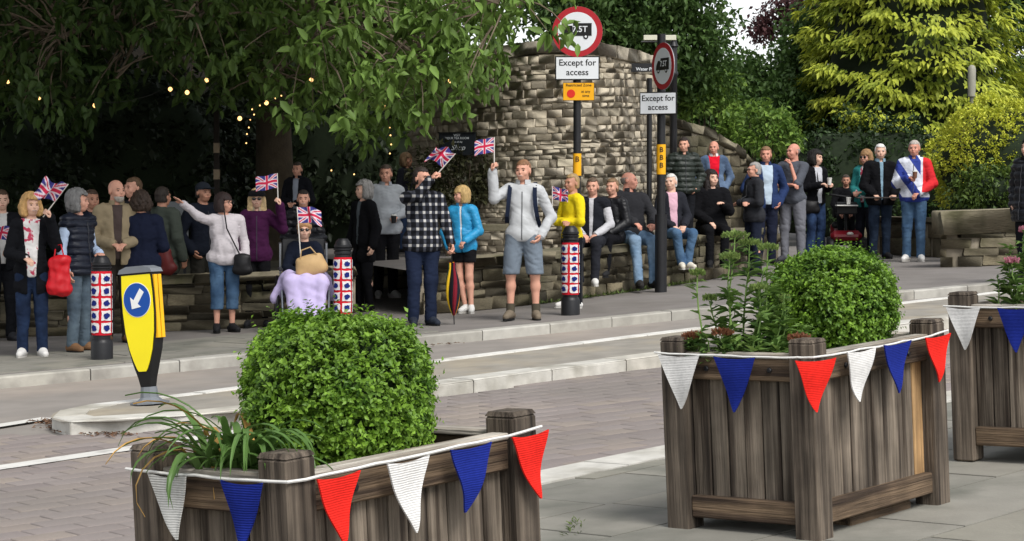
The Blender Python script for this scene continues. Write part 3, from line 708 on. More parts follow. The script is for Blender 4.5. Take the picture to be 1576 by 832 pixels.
# string lights through the tree
wire = M('black_wire', '15130f', .6); bulb_m = M('warm_bulb', (1, .56, .2), .3, 0, emit=1.7)
bulbs = [(12, 125), (146, 162), (262, 137), (288, 142), (318, 123), (282, 79), (369, 182), (410, 158), (479, 123), (585, 158), (693, 124), (60, 150)]
fairy = [(388, 168), (391, 176), (385, 184), (383, 196), (380, 206), (379, 220), (400, 162), (424, 151), (433, 147), (592, 163), (596, 178), (600, 196), (601, 208), (602, 222), (600, 236), (545, 268), (510, 262)]
for lst, lab, r_ in ((bulbs, 'string of warm white globe bulbs hung through the tree', .026), (fairy, 'string of tiny warm fairy lights hanging below the branches', .009)):
    pts = [at(x, y, 25.0 + (i % 3) * .3) for i, (x, y) in enumerate(lst)]
    root = thing('string_lights', lab, 'string lights', pts[0]); order = sorted(pts, key=lambda p: p.x)
    mb = MB()
    if r_ > .02:
        mb.tube([a.lerp(b, t) + Vector((0, 0, .04 - .3 * t * (1 - t))) - pts[0] for a, b in zip(order, order[1:]) for t in (0, .25, .5, .75)], .004, 4)
    else:
        for grp in (sorted(pts[:9], key=lambda p: -p.z), sorted(pts[9:15], key=lambda p: -p.z)): MB().tube([p - pts[0] + Vector((0, 0, .012)) for p in grp], .003, 4).build('cable', wire, root)
    if mb.v: mb.build('cable', wire, root)
    bm_ = MB().lathe([(r_ * .3, r_), (r_ * .8, r_ * .6), (r_, 0), (r_ * .8, -r_ * .6), (r_ * .2, -r_)], 8).mesh('bulb', bulb_m, True)
    for p in pts: o = link('bulb', bm_, root); o.location = p - pts[0]
# ------------------------------------------------------------------ planters, bunting and their plants
def woodmat(name, a, b, stretch):
    return M(name, a, .88, .38, 1.0, .8, 1.6, stretch=stretch, col2=b, c2scale=.33, c2lo=.38, c2hi=.64, objrand=.24, blotch=.3)
wood_v = woodmat('weathered_wood_upright', '7a6f62', '3b322a', (85, 85, 3.2))
wood_h = woodmat('weathered_wood_rail', '6d5b48', '392d24', (3.2, 85, 85))
wood_d = woodmat('weathered_wood_post', '6c6155', '352d26', (80, 80, 3))
wood_pale = woodmat('weathered_wood_cap', 'b0aaa0', '857b6e', (3.2, 80, 80))
wood_new = woodmat('new_timber', 'c29c6e', 'a58259', (80, 80, 3))
soil = M('soil', '2e251c', .98, .4, 20, .8, 60)
iron = M('black_iron', '17171a', .45, .2, 8, .15, 60, spec=.4)
wool = {k: M('wool_' + k, v, .95, .12, 60, .3, spec=.1, wave=w_) for k, v, w_ in (('white', 'd8d6d3', 42), ('blue', '1c2a7c', 42), ('red', 'dd2a22', 42), ('grey', 'b9b8b4', 42))}
cordm = M('bunting_cord', 'd9d7d2', .9, .1, 30)
E1L, E2L, PH = 1.07, .69, .91
def frame(C, d1, tx=.045, ty=.012):
    """planter frame: origin at the foot of the near corner post, x along the long side, y along the short side, tilted with the street"""
    n = Vector((-tx, -ty, 1)).normalized(); a = Vector((math.cos(d1), math.sin(d1), 0)); a = (a - n * a.dot(n)).normalized(); b = n.cross(a)
    return Matrix(((a.x, b.x, n.x, C[0]), (a.y, b.y, n.y, C[1]), (a.z, b.z, n.z, C[2]), (0, 0, 0, 1)))
def planter(label, C, d1, new_plank=False, E2L=E2L):
    root = thing('wooden_planter', label, 'planter', C, group='wooden planters along the pavement'); root.matrix_world = frame(C, d1)
    X, Y, H, w_ = E1L, E2L, PH, .125
    for (x, y) in ((0, 0), (X, 0), (X, Y), (0, Y)):
        mb = MB(); h = H - .016; mb.box((0, 0, h / 2), (w_, w_, h), bev=.008); q = w_ / 2 * .98
        mb.add([(-q, -q, h + .001), (q, -q, h + .001), (q, q, h + .001), (-q, q, h + .001)] + [(sx * q * .86, sy * q * .86, H) for sx, sy in ((-1, -1), (1, -1), (1, 1), (-1, 1))], [(4, 5, 6, 7), (0, 1, 5, 4), (1, 2, 6, 5), (2, 3, 7, 6), (3, 0, 4, 7)])
        o = mb.build('post', wood_d, root); o.location = (x, y, 0)
    def side(org, ax, L):
        R = Matrix.Rotation(ax, 4, 'Z')
        def put(mb, name, mat, loc):
            o = mb.build(name, mat, root); v = R @ Vector(loc); o.location = Vector(org) + v; o.rotation_euler = (0, 0, ax); return o
        ln = L - w_ - .002; mid = L / 2
        r = put(MB().box((0, 0, 0), (ln, .05, .10), bev=.006), 'top_rail', wood_h, (mid, -.012, .77))
        for t in (-.3, .3):
            b = MB().lathe([(.013, 0), (.013, .006), (.009, .009)], 6); o = b.build('bolt', iron, r); o.location = (t * ln, -.0255, 0); o.rotation_euler = (math.pi / 2, 0, 0)
        put(MB().box((0, 0, 0), (ln, .075, .022), bev=.004), 'cap_board', wood_pale, (mid, -.004, .832))
        put(MB().box((0, 0, 0), (ln, .055, .10), bev=.006), 'bottom_rail', wood_h, (mid, -.012, .135))
        n = max(4, round(ln / .098)); pw = ln / n
        for i in range(n):
            mat = wood_new if (new_plank and L > .8 and i == n - 1) else wood_v
            put(MB().box((0, 0, 0), (pw - .006, .026, .60), bev=.004), 'plank', mat, (w_ / 2 + pw * (i + .5), .014 + random.uniform(-.004, .004), .46))
    side((0, 0, 0), 0, X); side((X, 0, 0), math.pi / 2, Y); side((X, Y, 0), math.pi, X); side((0, Y, 0), -math.pi / 2, Y)
    n = 14; vs = [(.03 + (X - .06) * i / n, .03 + (Y - .06) * j / n, .76 + .02 * math.sin(i * 1.7 + j * 2.3) + random.uniform(-.012, .012)) for j in range(n + 1) for i in range(n + 1)]
    MB().add(vs, [(j * 15 + i, j * 15 + i + 1, j * 15 + i + 16, j * 15 + i + 15) for j in range(n) for i in range(n)]).build('soil', soil, root, True)
    return root
def pennant(root, kind, p, along, out, W=.165, Hh=.235, skew=0.0, curl=.0):
    """p: top middle in planter frame; hangs down, hugging the side"""
    n, mN = 12, 8; vs = []; fs = []
    ph = random.uniform(0, 6); a = Vector(along); o = Vector(out)
    for lay in (0, 1):
        for i in range(n + 1):
            t = i / n; hw = W / 2 * (1 - t) ** (.88) + .006 * (1 - t) + .003
            for j in range(mN + 1):
                s = j / mN * 2 - 1
                wv = .012 + .016 * math.sin(s * 2.2 + ph) * (t + .15) * (1 - t) + .012 * math.sin(t * 5 + ph) * t + curl * t * (1 - t) * s
                q = Vector(p) + a * (s * hw + skew * t + .012 * math.sin(t * 4 + ph) * t) + Vector((0, 0, -t * Hh - .01 * (1 - s * s) * (1 - t))) + o * (.012 + wv + (.006 if lay else 0))
                vs.append(q)
    k = (n + 1) * (mN + 1)
    for lay in (0, 1):
        for i in range(n):
            for j in range(mN):
                b = lay * k + i * (mN + 1) + j; f = (b, b + 1, b + mN + 2, b + mN + 1); fs.append(f if lay else f[::-1])
    for i in range(n):
        for j in (0, mN):
            b = i * (mN + 1) + j; fs.append((b, b + mN + 1, b + mN + 1 + k, b + k))
    MB().add(vs, fs).build('pennant', wool[kind], root, True)
def bunting(label, pl, seqs, cord_pts):
    root = thing('knitted_bunting', label, 'bunting', pl.location, group='knitted bunting on planters'); root.matrix_world = pl.matrix_world.copy()
    MB().tube([Vector(a_).lerp(Vector(b_), u) + Vector((0, 0, -.035 - .03 * 1.6 * u * (1 - u) * (Vector(a_) - Vector(b_)).length + random.uniform(-.002, .002))) for a_, b_ in zip(cord_pts, cord_pts[1:]) for u in (0, .2, .4, .6, .8)] + [Vector(cord_pts[-1]) - Vector((0, 0, .035))], .005, 6).build('cord', cordm, root, True)
    for kind, p, al, out, kw in seqs: pennant(root, kind, (p[0], p[1], p[2] - .035), al, out, **{'W': .165, **kw, **{k: v * .92 for k, v in kw.items() if k in ('W', 'Hh')}})
ax, ay, nx_, ny_ = (1, 0, 0), (0, -1, 0), (0, -1, 0), (-1, 0, 0)
FO = -.075
DIR = rad(51.5)
# right planter
CR = Vector((1.335, 9.6, .062)); PR = planter('weathered planter holding a box bush and tall leafy stems, one plank of fresh timber', CR, rad(50.5), True)
bunting('red, white and blue knitted bunting on planter with the pale new plank', PR, [
    ('white', (FO, E2L - .07, .872), (0, -1, 0), ny_, {'W': .23, 'Hh': .27}), ('blue', (FO, .32, .868), (0, -1, 0), ny_, {'W': .22, 'Hh': .27}), ('red', (-.072, -.072, .865), (.82, -.57, 0), (-.57, -.82, 0), {'W': .19, 'Hh': .25}),
    ('white', (.29, FO, .872), ax, nx_, {'W': .25, 'Hh': .25, 'curl': .02, 'skew': -.03}), ('blue', (.61, FO, .875), ax, nx_, {'W': .26, 'Hh': .25, 'skew': -.03}), ('red', (.99, FO, .875), ax, nx_, {'W': .25, 'Hh': .24, 'skew': -.02})],
    [(FO - .005, E2L + .08, .878), (FO - .01, .35, .872), (FO - .01, .02, .87), (-.069, -.069, .87), (.3, FO - .008, .872), (.7, FO - .008, .872), (E1L + .07, FO, .885)])
# left planter
CL = Vector((-.63, 6.48, -.068)); E2 = .56; PL = planter('weathered planter with round box bush and arching strap leaves', CL, DIR, E2L=E2)
bunting('knitted bunting on the planter with strap-leaved plant, grey-white and blue partly hidden', PL, [
    ('grey', (FO, E2 - .15, .87), (0, -1, 0), ny_, {'W': .16, 'Hh': .215, 'skew': .03}), ('blue', (FO, .09, .865), (0, -1, 0), ny_, {'W': .17, 'Hh': .22}),
    ('red', (.115, FO, .865), ax, nx_, {'W': .19, 'Hh': .23, 'skew': -.01}), ('white', (.43, FO, .87), ax, nx_, {'W': .2, 'Hh': .25, 'curl': .01}), ('blue', (.735, FO, .873), ax, nx_, {'W': .2, 'Hh': .23, 'skew': -.03}), ('red', (1.045, FO, .875), ax, nx_, {'W': .2, 'Hh': .24, 'skew': .02})],
    [(FO, E2 + .065, .872), (FO - .01, .3, .87), (-.069, -.069, .868), (.3, FO - .008, .872), (.7, FO - .008, .876), (E1L + .07, FO, .885)])
# third planter, cut by the frame
e2 = Vector((-math.sin(DIR), math.cos(DIR), 0)); C3 = Vector((2.47, 11.8, .21)) - e2 * E2L; C3.z = .19
P3_ = planter('weathered planter with pink flowering stems beside the planter with new plank', C3, DIR)
bunting('knitted bunting on the planter with pink flowering stems', P3_, [('white', (FO, E2L - .05, .87), (0, -1, 0), ny_, {'W': .2, 'Hh': .25}), ('blue', (FO, .34, .868), (0, -1, 0), ny_, {'W': .2}), ('red', (FO, .05, .868), (0, -1, 0), ny_, {'W': .2}),
    ('white', (.4, FO, .87), ax, nx_, {}), ('blue', (.8, FO, .87), ax, nx_, {})], [(FO, E2L + .08, .875), (FO - .01, .35, .87), (-.069, -.069, .868), (.5, FO - .008, .872), (E1L + .07, FO, .88)])
# timber packing under the right planter
for k in range(2):
    mb = MB().box((0, 0, 0), (.55, .1, .055), bev=.006); o = mb.build('packing_timber', wood_h)
    v = PR.matrix_world @ Vector((.62, .07 + .0 * k, .03 + .057 * k)); o.location = (v.x, v.y, P(v.x, v.y) + .035 + .058 * k - .02); o.rotation_euler = (0, -.03, rad(50.5) + .08 * k)
    tag(o, ['lower offcut of timber wedged under planter with new plank', 'upper offcut of timber wedged under planter with new plank'][k], 'timber')

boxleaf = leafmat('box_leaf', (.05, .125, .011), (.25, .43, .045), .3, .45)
def box_bush(label, c, r, n, seed):
    g = np.random.default_rng(seed); root = thing('box_bush', label, 'bush', (c[0], c[1], c[2] - r[2]), group='clipped box bushes in planters'); b = np.array(root.location)
    d = unit(g.normal(size=(n, 3))); d = d[d[:, 2] > -.75]; n = len(d)
    e = 2.7; sup = (np.abs(d) ** e).sum(1) ** (-1 / e); bumpy = 1 + .085 * vnoise(d, 4, seed) + .05 * vnoise(d, 13, seed + 1)
    S = np.array(c) + d * np.array(r) * (sup * bumpy * (1 - .16 * g.uniform(0, 1, n) ** 2.2))[:, None]
    K = 7; t = np.tile(np.arange(K) / K, n); up = unit(d / np.array(r) * .35 + np.array([0, 0, .5]) + g.normal(size=(n, 3)) * .45); u = np.repeat(up, K, 0)
    stray = np.where(g.uniform(0, 1, n) > .95, 2.3, 1.0) * g.uniform(.6, 1.25, n)
    pos = np.repeat(S, K, 0) + u * (t * .036 * np.repeat(stray, K))[:, None]
    sd = unit(np.cross(u, g.normal(size=(n * K, 3)))); dr = u * .55 + sd; L = g.uniform(.010, .024, n * K)
    V, T = leaves(pos, dr, unit(u + g.normal(size=(n * K, 3)) * .3), L, L * .62, .2)
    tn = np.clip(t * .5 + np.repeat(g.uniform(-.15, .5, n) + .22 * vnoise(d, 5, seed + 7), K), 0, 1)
    o = link('foliage', mesh_np('foliage', V - b, T, boxleaf, tint=np.repeat(tn, 4)), root); o['kind'] = 'stuff'
    u_, v_ = np.mgrid[0:17, 0:28]; th = u_ / 16 * math.pi; ph = v_ / 28 * 2 * math.pi; D = np.stack([np.sin(th) * np.cos(ph), np.sin(th) * np.sin(ph), np.cos(th)], -1).reshape(-1, 3)
    sp = (np.abs(D) ** e).sum(1) ** (-1 / e); Vc = np.array(c) - b + D * np.array(r) * (.86 * sp * (1 + .05 * vnoise(D, 8, seed)))[:, None]
    q = [(i * 28 + j, (i + 1) * 28 + j, (i + 1) * 28 + (j + 1) % 28, i * 28 + (j + 1) % 28) for i in range(16) for j in range(28)]
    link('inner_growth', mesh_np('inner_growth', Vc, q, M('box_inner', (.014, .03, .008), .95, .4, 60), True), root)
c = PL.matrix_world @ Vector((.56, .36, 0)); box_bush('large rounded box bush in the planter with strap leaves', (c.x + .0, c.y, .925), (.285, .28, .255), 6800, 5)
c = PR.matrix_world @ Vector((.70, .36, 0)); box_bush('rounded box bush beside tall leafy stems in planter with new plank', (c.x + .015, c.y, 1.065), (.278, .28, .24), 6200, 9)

# arching strap leaves
def straps(label, base, n):
    root = thing('strap_leaf_plant', label, 'plant', base); ma = leafmat('strap_leaf', (.10, .19, .045), (.2, .3, .08), .25, .4); my = M('dry_strap_leaf', 'b08a4a', .7, .2, 20)
    g = random.Random(4)
    for i in range(n):
        az = g.uniform(-3.4, -.4) if i % 5 else g.uniform(0, 6.28); Ln = g.uniform(.28, .52); up = g.uniform(.9, 1.35); dry = i % 11 == 5
        p = Vector((g.uniform(-.09, .09), g.uniform(-.08, .08), 0)); el = up; vs = []; N = 10; dirh = Vector((math.cos(az), math.sin(az), 0)); sd = Vector((-dirh.y, dirh.x, 0)); wd = g.uniform(.009, .015)
        bend = g.uniform(.16, .38)
        for k in range(N + 1):
            t = k / N; hw = wd * (1 - t ** 3) * (.6 + .4 * min(1, t * 4)); vs += [p - sd * hw + Vector((0, 0, .003)), p + Vector((0, 0, -.001)), p + sd * hw + Vector((0, 0, .003))]
            p = p + (dirh * math.cos(el) + Vector((0, 0, math.sin(el)))) * (Ln / N); el -= bend * (.5 + t)
        MB().add(vs, [(3 * k + j, 3 * k + j + 1, 3 * k + j + 4, 3 * k + j + 3) for k in range(N) for j in (0, 1)]).build('strap_leaf', my if dry else ma, root, True)
b = PL.matrix_world @ Vector((.10, .34, .77)); straps('clump of long arching strap leaves spilling over planter edge', b, 84)

# leafy flowering stems
def stems(label, base, specs, flower, seed, cat='plant'):
    root = thing('flowering_plant', label, cat, base); g = random.Random(seed); gr = M('green_stem', '6f8a48', .7, .2, 20); lf = leafmat('stem_leaf', (.06, .13, .03), (.19, .30, .07), .3)
    for (dx, dy, h, lx, dens, fl) in specs:
        p0 = Vector((dx, dy, 0)); p1 = Vector((dx + lx, dy + g.uniform(-.03, .03), h)); pts = limb_pts(p0, p1, 0, 6, .012, g)
        st = MB().tube(pts, list(np.linspace(.006, .003, 6)), 6).build('stem', gr, root, True)
        pos = []; dd = []; LL = []
        for k in range(int(h * dens * 1.35)):
            t = g.uniform(.08, .98); i = min(4, int(t * 5)); q = pts[i].lerp(pts[i + 1], t * 5 - i); az = g.uniform(0, 6.28); pos.append(q[:]); dd.append((math.cos(az), math.sin(az), g.uniform(-.1, .8))); LL.append(g.uniform(.055, .11) * (1.15 - .5 * t))
        N = len(pos); LL = np.array(LL)
        V, T = leaves(np.array(pos), np.array(dd), np.tile([[0, 0, 1.]], (N, 1)) + RNG.normal(size=(N, 3)) * .2, LL, LL * .36)
        o = link('leaf_cluster', mesh_np('leaf_cluster', V, T, lf, tint=np.repeat(RNG.uniform(0, 1, N), 4)), root); o['kind'] = 'stuff'
        if fl:
            N = 160; a = RNG.uniform(0, 6.28, N); rr = .05 * np.sqrt(RNG.uniform(0, 1, N)) * fl; pos = np.stack([p1.x + rr * np.cos(a), p1.y + rr * np.sin(a), p1.z + .015 - rr * .25 + RNG.uniform(-.012, .008, N)], 1)
            dn = unit(np.stack([np.cos(a) * rr * 12, np.sin(a) * rr * 12, np.full(N, .8)], 1)); LL = RNG.uniform(.012, .022, N)
            V, T = leaves(pos, dn, RNG.normal(size=(N, 3)), LL, LL * .7); o = link('flower_head', mesh_np('flower_head', V, T, flower, tint=np.repeat(RNG.uniform(0, 1, N), 4)), root); o['kind'] = 'stuff'
b = PR.matrix_world @ Vector((.12, .50, .76))
stems('tall leafy stems with flat green flower heads growing in front of box bush', b, [(-.02, 0, .60, .05, 70, 1.2), (.06, .05, .56, .04, 90, 1.0), (.02, -.05, .50, -.02, 90, .9), (.10, 0, .46, .06, 90, 0), (.16, .05, .54, .02, 110, .9), (-.12, .02, .42, -.02, 40, .6), (.2, -.03, .34, .05, 120, 0), (.24, .03, .30, .02, 130, .5), (-.02, .1, .30, -.06, 70, .6), (.3, -.06, .2, .03, 180, 0), (.13, -.08, .36, 0, 100, .8)], leafmat('green_flower', (.10, .17, .04), (.27, .36, .10)), 2)
stems('low rosettes of green leaves with rusty seed heads beside planter edge', PR.matrix_world @ Vector((.05, .40, .775)), [(-.12, .05, .13, -.03, 260, 0), (-.05, 0, .14, -.02, 260, .9), (-.18, .08, .12, -.02, 260, .8), (.05, -.06, .13, .02, 260, 0), (.15, -.12, .12, .02, 260, 0), (.0, .04, .11, 0, 280, 0), (.22, -.15, .13, .03, 240, .9), (.3, -.1, .10, .02, 260, 0)], leafmat('rusty_flower', (.12, .045, .02), (.25, .10, .05)), 3)
b = P3_.matrix_world @ Vector((.1, .40, .76))
stems('leafy stems with pink flower heads in the cut-off planter', b, [(-.05, 0, .40, -.02, 150, 0), (.02, .03, .46, .0, 150, .5), (.07, -.03, .36, .03, 150, 0), (-.02, -.05, .3, -.05, 160, .7), (.13, 0, .42, .02, 150, 0), (.2, .03, .44, .03, 140, .5), (-.1, .02, .22, -.03, 160, 0)], leafmat('pink_flower', (.45, .12, .18), (.62, .30, .36)), 8)

# ------------------------------------------------------------------ street furniture
crochet = {k: M('crochet_' + k, v, .95, .12, 60, .8, 120, spec=.1) for k, v in (('white', 'dcd9d8'), ('blue', '1f2a6e'), ('red', 'c92330'))}
def bollard(label, clabel, base, h, cz0, cz1, rot):
    root = thing('cast_iron_bollard', label, 'bollard', base, group='bollards in crochet covers'); r = .085
    MB().lathe([(r * 1.25, -.05), (r * 1.25, .16), (r * 1.12, .19), (r, .20), (r, h - .17), (r * 1.12, h - .16), (r * 1.12, h - .14), (r * 1.02, h - .13), (r * 1.02, h - .1), (r * 1.12, h - .09), (r * 1.12, h - .07), (r, h - .06), (r * .9, h - .03), (r * .55, h), ], 20).build('shaft', iron, root, True)
    MB().lathe([(r * 1.03, h - .125), (r * 1.18, h - .118), (r * 1.18, h - .108), (r * 1.03, h - .1)], 20).build('ring', iron, root, True)
    cv = thing('crochet_cover', clabel, 'crochet cover', base, rot, group='crochet covers on bollards'); R = r + .012; ns = 5; nr = 5; sh = (cz1 - cz0) / nr
    MB().lathe([(R - .002, cz0 - .012), (R, cz0), (R, cz1), (R - .002, cz1 + .012)], 24, cap=False).build('red_backing', crochet['red'], cv, True)
    for i in range(ns):
        for j in range(nr):
            a0 = 2 * math.pi * i / ns; z = cz0 + sh * (j + .5); wv = 2 * math.pi / ns * .8; hh = sh * .8; mb = MB(); g = random.Random(i * 9 + j)
            def patch(wa, hz, rr, n=4, rag=0, shape='sq'):
                vs = []
                for q in range(n + 1):
                    for p_ in range(n + 1):
                        s, t = p_ / n * 2 - 1, q / n * 2 - 1
                        if shape == 'round':
                            l = max(abs(s), abs(t)); d_ = math.hypot(s, t) or 1; s, t = s / d_ * l, t / d_ * l
                        e = 1 + (g.uniform(-rag, rag) if max(abs(p_ - n / 2), abs(q - n / 2)) == n / 2 else 0)
                        a = a0 + s * wa / 2 * e; vs.append((rr * math.cos(a), rr * math.sin(a), z + t * hz / 2 * e))
                return vs, [(q * (n + 1) + p_, q * (n + 1) + p_ + 1, (q + 1) * (n + 1) + p_ + 1, (q + 1) * (n + 1) + p_) for q in range(n) for p_ in range(n)]
            sq = MB().add(*patch(wv, hh, R + .006, 4, .1)).build('granny_square', crochet['white'], cv, True)
            MB().add(*patch(wv * .6, hh * .6, R + .012, 4, .22, 'round')).build('flower_centre', crochet['blue'], sq, True)
bollard('black bollard beside the keep left sign, wrapped in crochet', 'crochet cover of blue-flowered squares on bollard near the keep left sign', gp(157, 553), 1.0, .25, .84, .35)
bollard('black bollard beside the wheelchair, wrapped in crochet', 'crochet cover of squares on bollard beside the wheelchair', gp(528, 511), 1.0, .21, .79, .2)
bollard('black bollard in front of woman in yellow, wrapped in crochet', 'crochet cover of squares on bollard in front of woman in yellow', gp(878, 484), 1.0, .24, .80, .1)

def keep_left():
    base = gp(231, 621); root = thing('keep_left_bollard', 'yellow keep left bollard with blue arrow disc on island', 'traffic sign', base, rad(-30))
    yel = M('reflective_yellow', 'f2df08', .45, .05, 4, spec=.5); org = M('orange_edge', 'eeb315', .5, .05, 4); blk = M('bollard_black', '131315', .5, .1, 4); gry = M('bollard_grey', '6f7378', .5, .1, 6); blu = M('sign_blue', '154a9c', .4, .05, 4); wht = M('sign_white', 'e6e6e4', .5, .04, 4)
    root.rotation_euler = (0, rad(-5.0), rad(-30))
    def prof(k): return [(-.055 * k, .12), (.055 * k, .12), (.085 * k, .3), (.125 * k, .5), (.15 * k, .68), (.155 * k, 1.0), (-.155 * k, 1.0), (-.15 * k, .68), (-.125 * k, .5), (-.085 * k, .3)]
    MB().lathe([(.15, .0), (.15, .012), (.10, .025), (.07, .05), (.062, .13)], 8).build('base', gry, root)
    bd_ = MB(); secs = [(.10, .042, -.035, .03), (.2, .06, -.045, .036), (.3, .09, -.055, .04), (.42, .124, -.055, .045), (.55, .148, -.055, .048), (.7, .159, -.055, .05), (.85, .158, -.055, .05), (1.0, .148, -.055, .05)]
    bd_.add([(sx * hw, yy, z) for z, hw, y0, y1 in secs for sx, yy in ((-1, y0), (1, y0), (1, y1), (-1, y1))], [(4 * i + k, 4 * i + (k + 1) % 4, 4 * i + 4 + (k + 1) % 4, 4 * i + 4 + k) for i in range(7) for k in range(4)] + [(3, 2, 1, 0), (28, 29, 30, 31)]); bd_.build('body', blk, root)
    fr_ = [(.035, .25), (.05, .27), (.078, .33), (.11, .42), (.136, .55), (.148, .7), (.147, .85), (.138, .985)]; face = [(-x, z) for x, z in fr_][::-1][::-1][:0] + [(x, z) for x, z in fr_] + [(-x, z) for x, z in fr_[::-1]]
    f = MB().prism(face, -.062, -.056).build('yellow_face', yel, root)
    for y0 in (-.042, .006):
        MB().add([(.163, y0, .5 + .0), (.163, y0 + .036, .5), (.165, y0 + .036, .98), (.165, y0, .98), (.135, y0, .5), (.135, y0 + .036, .5), (.137, y0 + .036, .98), (.137, y0, .98)], [(0, 1, 2, 3), (4, 5, 6, 7), (0, 1, 5, 4), (3, 2, 6, 7), (0, 3, 7, 4), (1, 2, 6, 5)]).build('side_strip', org, root)
    MB().add([(x, y, z) for x, z in ((-.165, 1.0), (.165, 1.0), (.15, 1.03), (.08, 1.052), (-.08, 1.052), (-.15, 1.03)) for y in (-.07, .066)], [(0, 2, 3, 1), (0, 2, 4, 6, 8, 10), (1, 3, 5, 7, 9, 11)] + [(2 * i, 2 * i + 1, (2 * i + 3) % 12, (2 * i + 2) % 12) for i in range(6)]).build('top_cap', gry, root)
    n = 32; cz = .795
    d = MB().prism([(.128 * math.cos(2 * math.pi * i / n), cz + .128 * math.sin(2 * math.pi * i / n)) for i in range(n)], -.066, -.063).build('blue_disc', blu, root)
    rim = MB(); pr = [(.133 * math.cos(2 * math.pi * i / n), cz + .133 * math.sin(2 * math.pi * i / n)) for i in range(n)]; rim.prism(pr, -.0645, -.0625).build('white_rim', wht, d)
    A = [(-.085, 0), (-.02, .062), (-.02, .024), (.09, .024), (.09, -.024), (-.02, -.024), (-.02, -.062)]; a = rad(52); 
    MB().prism([(x * math.cos(a) - z * math.sin(a), cz + x * math.sin(a) + z * math.cos(a)) for x, z in A], -.069, -.0665).build('arrow', wht, d)
keep_left()

# leaf litter in the gutters and weeds along the wall foot
def litter(name, label, pts, n, spread, mat, L, z0, cat, up=0.0):
    root = thing(name, label, cat, pts[0]); pos = []; nr = []
    rs = resample(pts, .05)
    for i in range(n):
        p = random.choice(rs); q = p + Vector((random.gauss(0, spread), random.gauss(0, spread), 0)); pos.append((q.x, q.y, P(q.x, q.y) + z0 + random.uniform(0, .006)))
    pos = np.array(pos); d = RNG.normal(size=(n, 3)); d[:, 2] = np.abs(d[:, 2]) * .12 + up; nrm = np.tile([[0, 0, 1.]], (n, 1)) + RNG.normal(size=(n, 3)) * .25; LL = RNG.uniform(.6, 1.3, n) * L
    V, T = leaves(pos, d, nrm, LL, LL * (.55 if not up else .22)); o = link('leaf_scatter', mesh_np(name, V - np.array(pts[0]), T, mat, tint=np.repeat(RNG.uniform(0, 1, n), 4)), root); o['kind'] = 'stuff'; root['kind'] = 'stuff'
brown = leafmat('dead_leaf', (.11, .055, .03), (.22, .13, .08), .1, .9); weed = leafmat('weed', (.05, .09, .02), (.13, .18, .04))
litter('leaf_litter', 'brown leaf litter gathered round the traffic island nose', [gp(70, 648, ROADZ), gp(110, 664, ROADZ), gp(190, 672, ROADZ)], 420, .07, brown, .035, ROADZ + .01, 'litter')
litter('leaf_litter', 'brown leaf litter lying in the far gutter', [gp(-20, 597, ROADZ), gp(360, 561, ROADZ), gp(700, 529, ROADZ)], 420, .05, brown, .035, ROADZ + .01, 'litter')
litter('weeds', 'green weeds growing along the foot of the low wall', [W_R[2] + Vector((0, -.08, 0)), W_R[3] + Vector((0, -.08, 0)), W_R[4] + Vector((0, -.08, 0))], 520, .05, weed, .07, .0, 'weeds', .9)
litter('weeds', 'weeds sprouting from the paving joints beside strap leaf planter', [Vector((.27, 9.95, 0)), Vector((.3, 10.3, 0))], 40, .02, weed, .03, .0, 'weeds', .6)
# ------------------------------------------------------------------ sign posts
sblk = M('sign_black', '141414', .5, .05, 5); swht = M('sign_face', 'd9dcdf', .5, .04, 5); sred = M('sign_red', 'a8202a', .5, .06, 5); syel = M('sign_yellow', 'e8a713', .55, .05, 5); sgry = M('sign_back', '8a8d90', .5, .1, 5, metal=.5)
def disc(r, y0, y1, n=40, z=0): return MB().prism([(r * math.cos(2 * math.pi * i / n), z + r * math.sin(2 * math.pi * i / n)) for i in range(n)], y0, y1)
def rot_empty(name, parent, loc, rz, mb, mat):
    o = mb.build(name, mat, parent); o.location = loc; o.rotation_euler = (0, 0, rz); return o
def lorry(parent):
    MB().prism([(-.05, -.05), (.17, -.05), (.17, .10), (-.05, .10)], -.016, -.012).build('lorry_symbol', sblk, parent)
    MB().prism([(-.17, -.05), (-.055, -.05), (-.055, .07), (-.12, .07), (-.165, .01)], -.016, -.012).build('lorry_symbol', sblk, parent)
    for x in (-.11, .1): disc(.03, -.017, -.0125, 16, -.06).build('lorry_symbol', sblk, parent).location = (x, 0, 0); disc(.014, -.0185, -.0172, 12, -.06).build('lorry_symbol', swht, parent).location = (x, 0, 0)
    text_mesh('7.5T', .10, swht, 'lettering', parent, (.03, -.0175, .026), depth=.0008)
def round_sign(root, z, rz, y):
    o = rot_empty('round_sign', root, (0, y, z), rz, disc(.30, -.006, .006), sgry)
    disc(.299, -.009, -.0065).build('red_ring', sred, o); disc(.232, -.0115, -.0095).build('white_face', swht, o); lorry(o); return o
def plate(root, z, rz, y, x=0, W=.53, H=.285):
    o = rot_empty('sign_plate', root, (x, y, z), rz, MB().box((0, 0, 0), (W, .012, H), bev=.004), sblk)
    MB().box((0, -.008, 0), (W - .028, .003, H - .028)).build('plate_face', swht, o)
    text_mesh('Except for', .105, sblk, 'lettering', o, (0, -.0105, .062), depth=.0008); text_mesh('access', .105, sblk, 'lettering', o, (0, -.0105, -.052), depth=.0008); return o
def collar(root, z0, z1, r, text=None):
    o = MB().lathe([(r, z0), (r, z1)], 18).build('yellow_sleeve', syel, root, True)
    if text: 
        for i, ch in enumerate(text): text_mesh(ch, .09, sblk, 'lettering', o, (0, -r - .003, z1 - .07 - i * .1), depth=.001)
b1 = gp(888, 470); zt = lambda px, py, y: at(px, py, y).z
r1 = thing('sign_post', 'black sign post with round 7.5T lorry sign, access plate and yellow zone plate', 'sign', b1)
MB().tube([(0, 0, -.1), (0, 0, .9)], .068, 16).build('post_base', iron, r1, True)
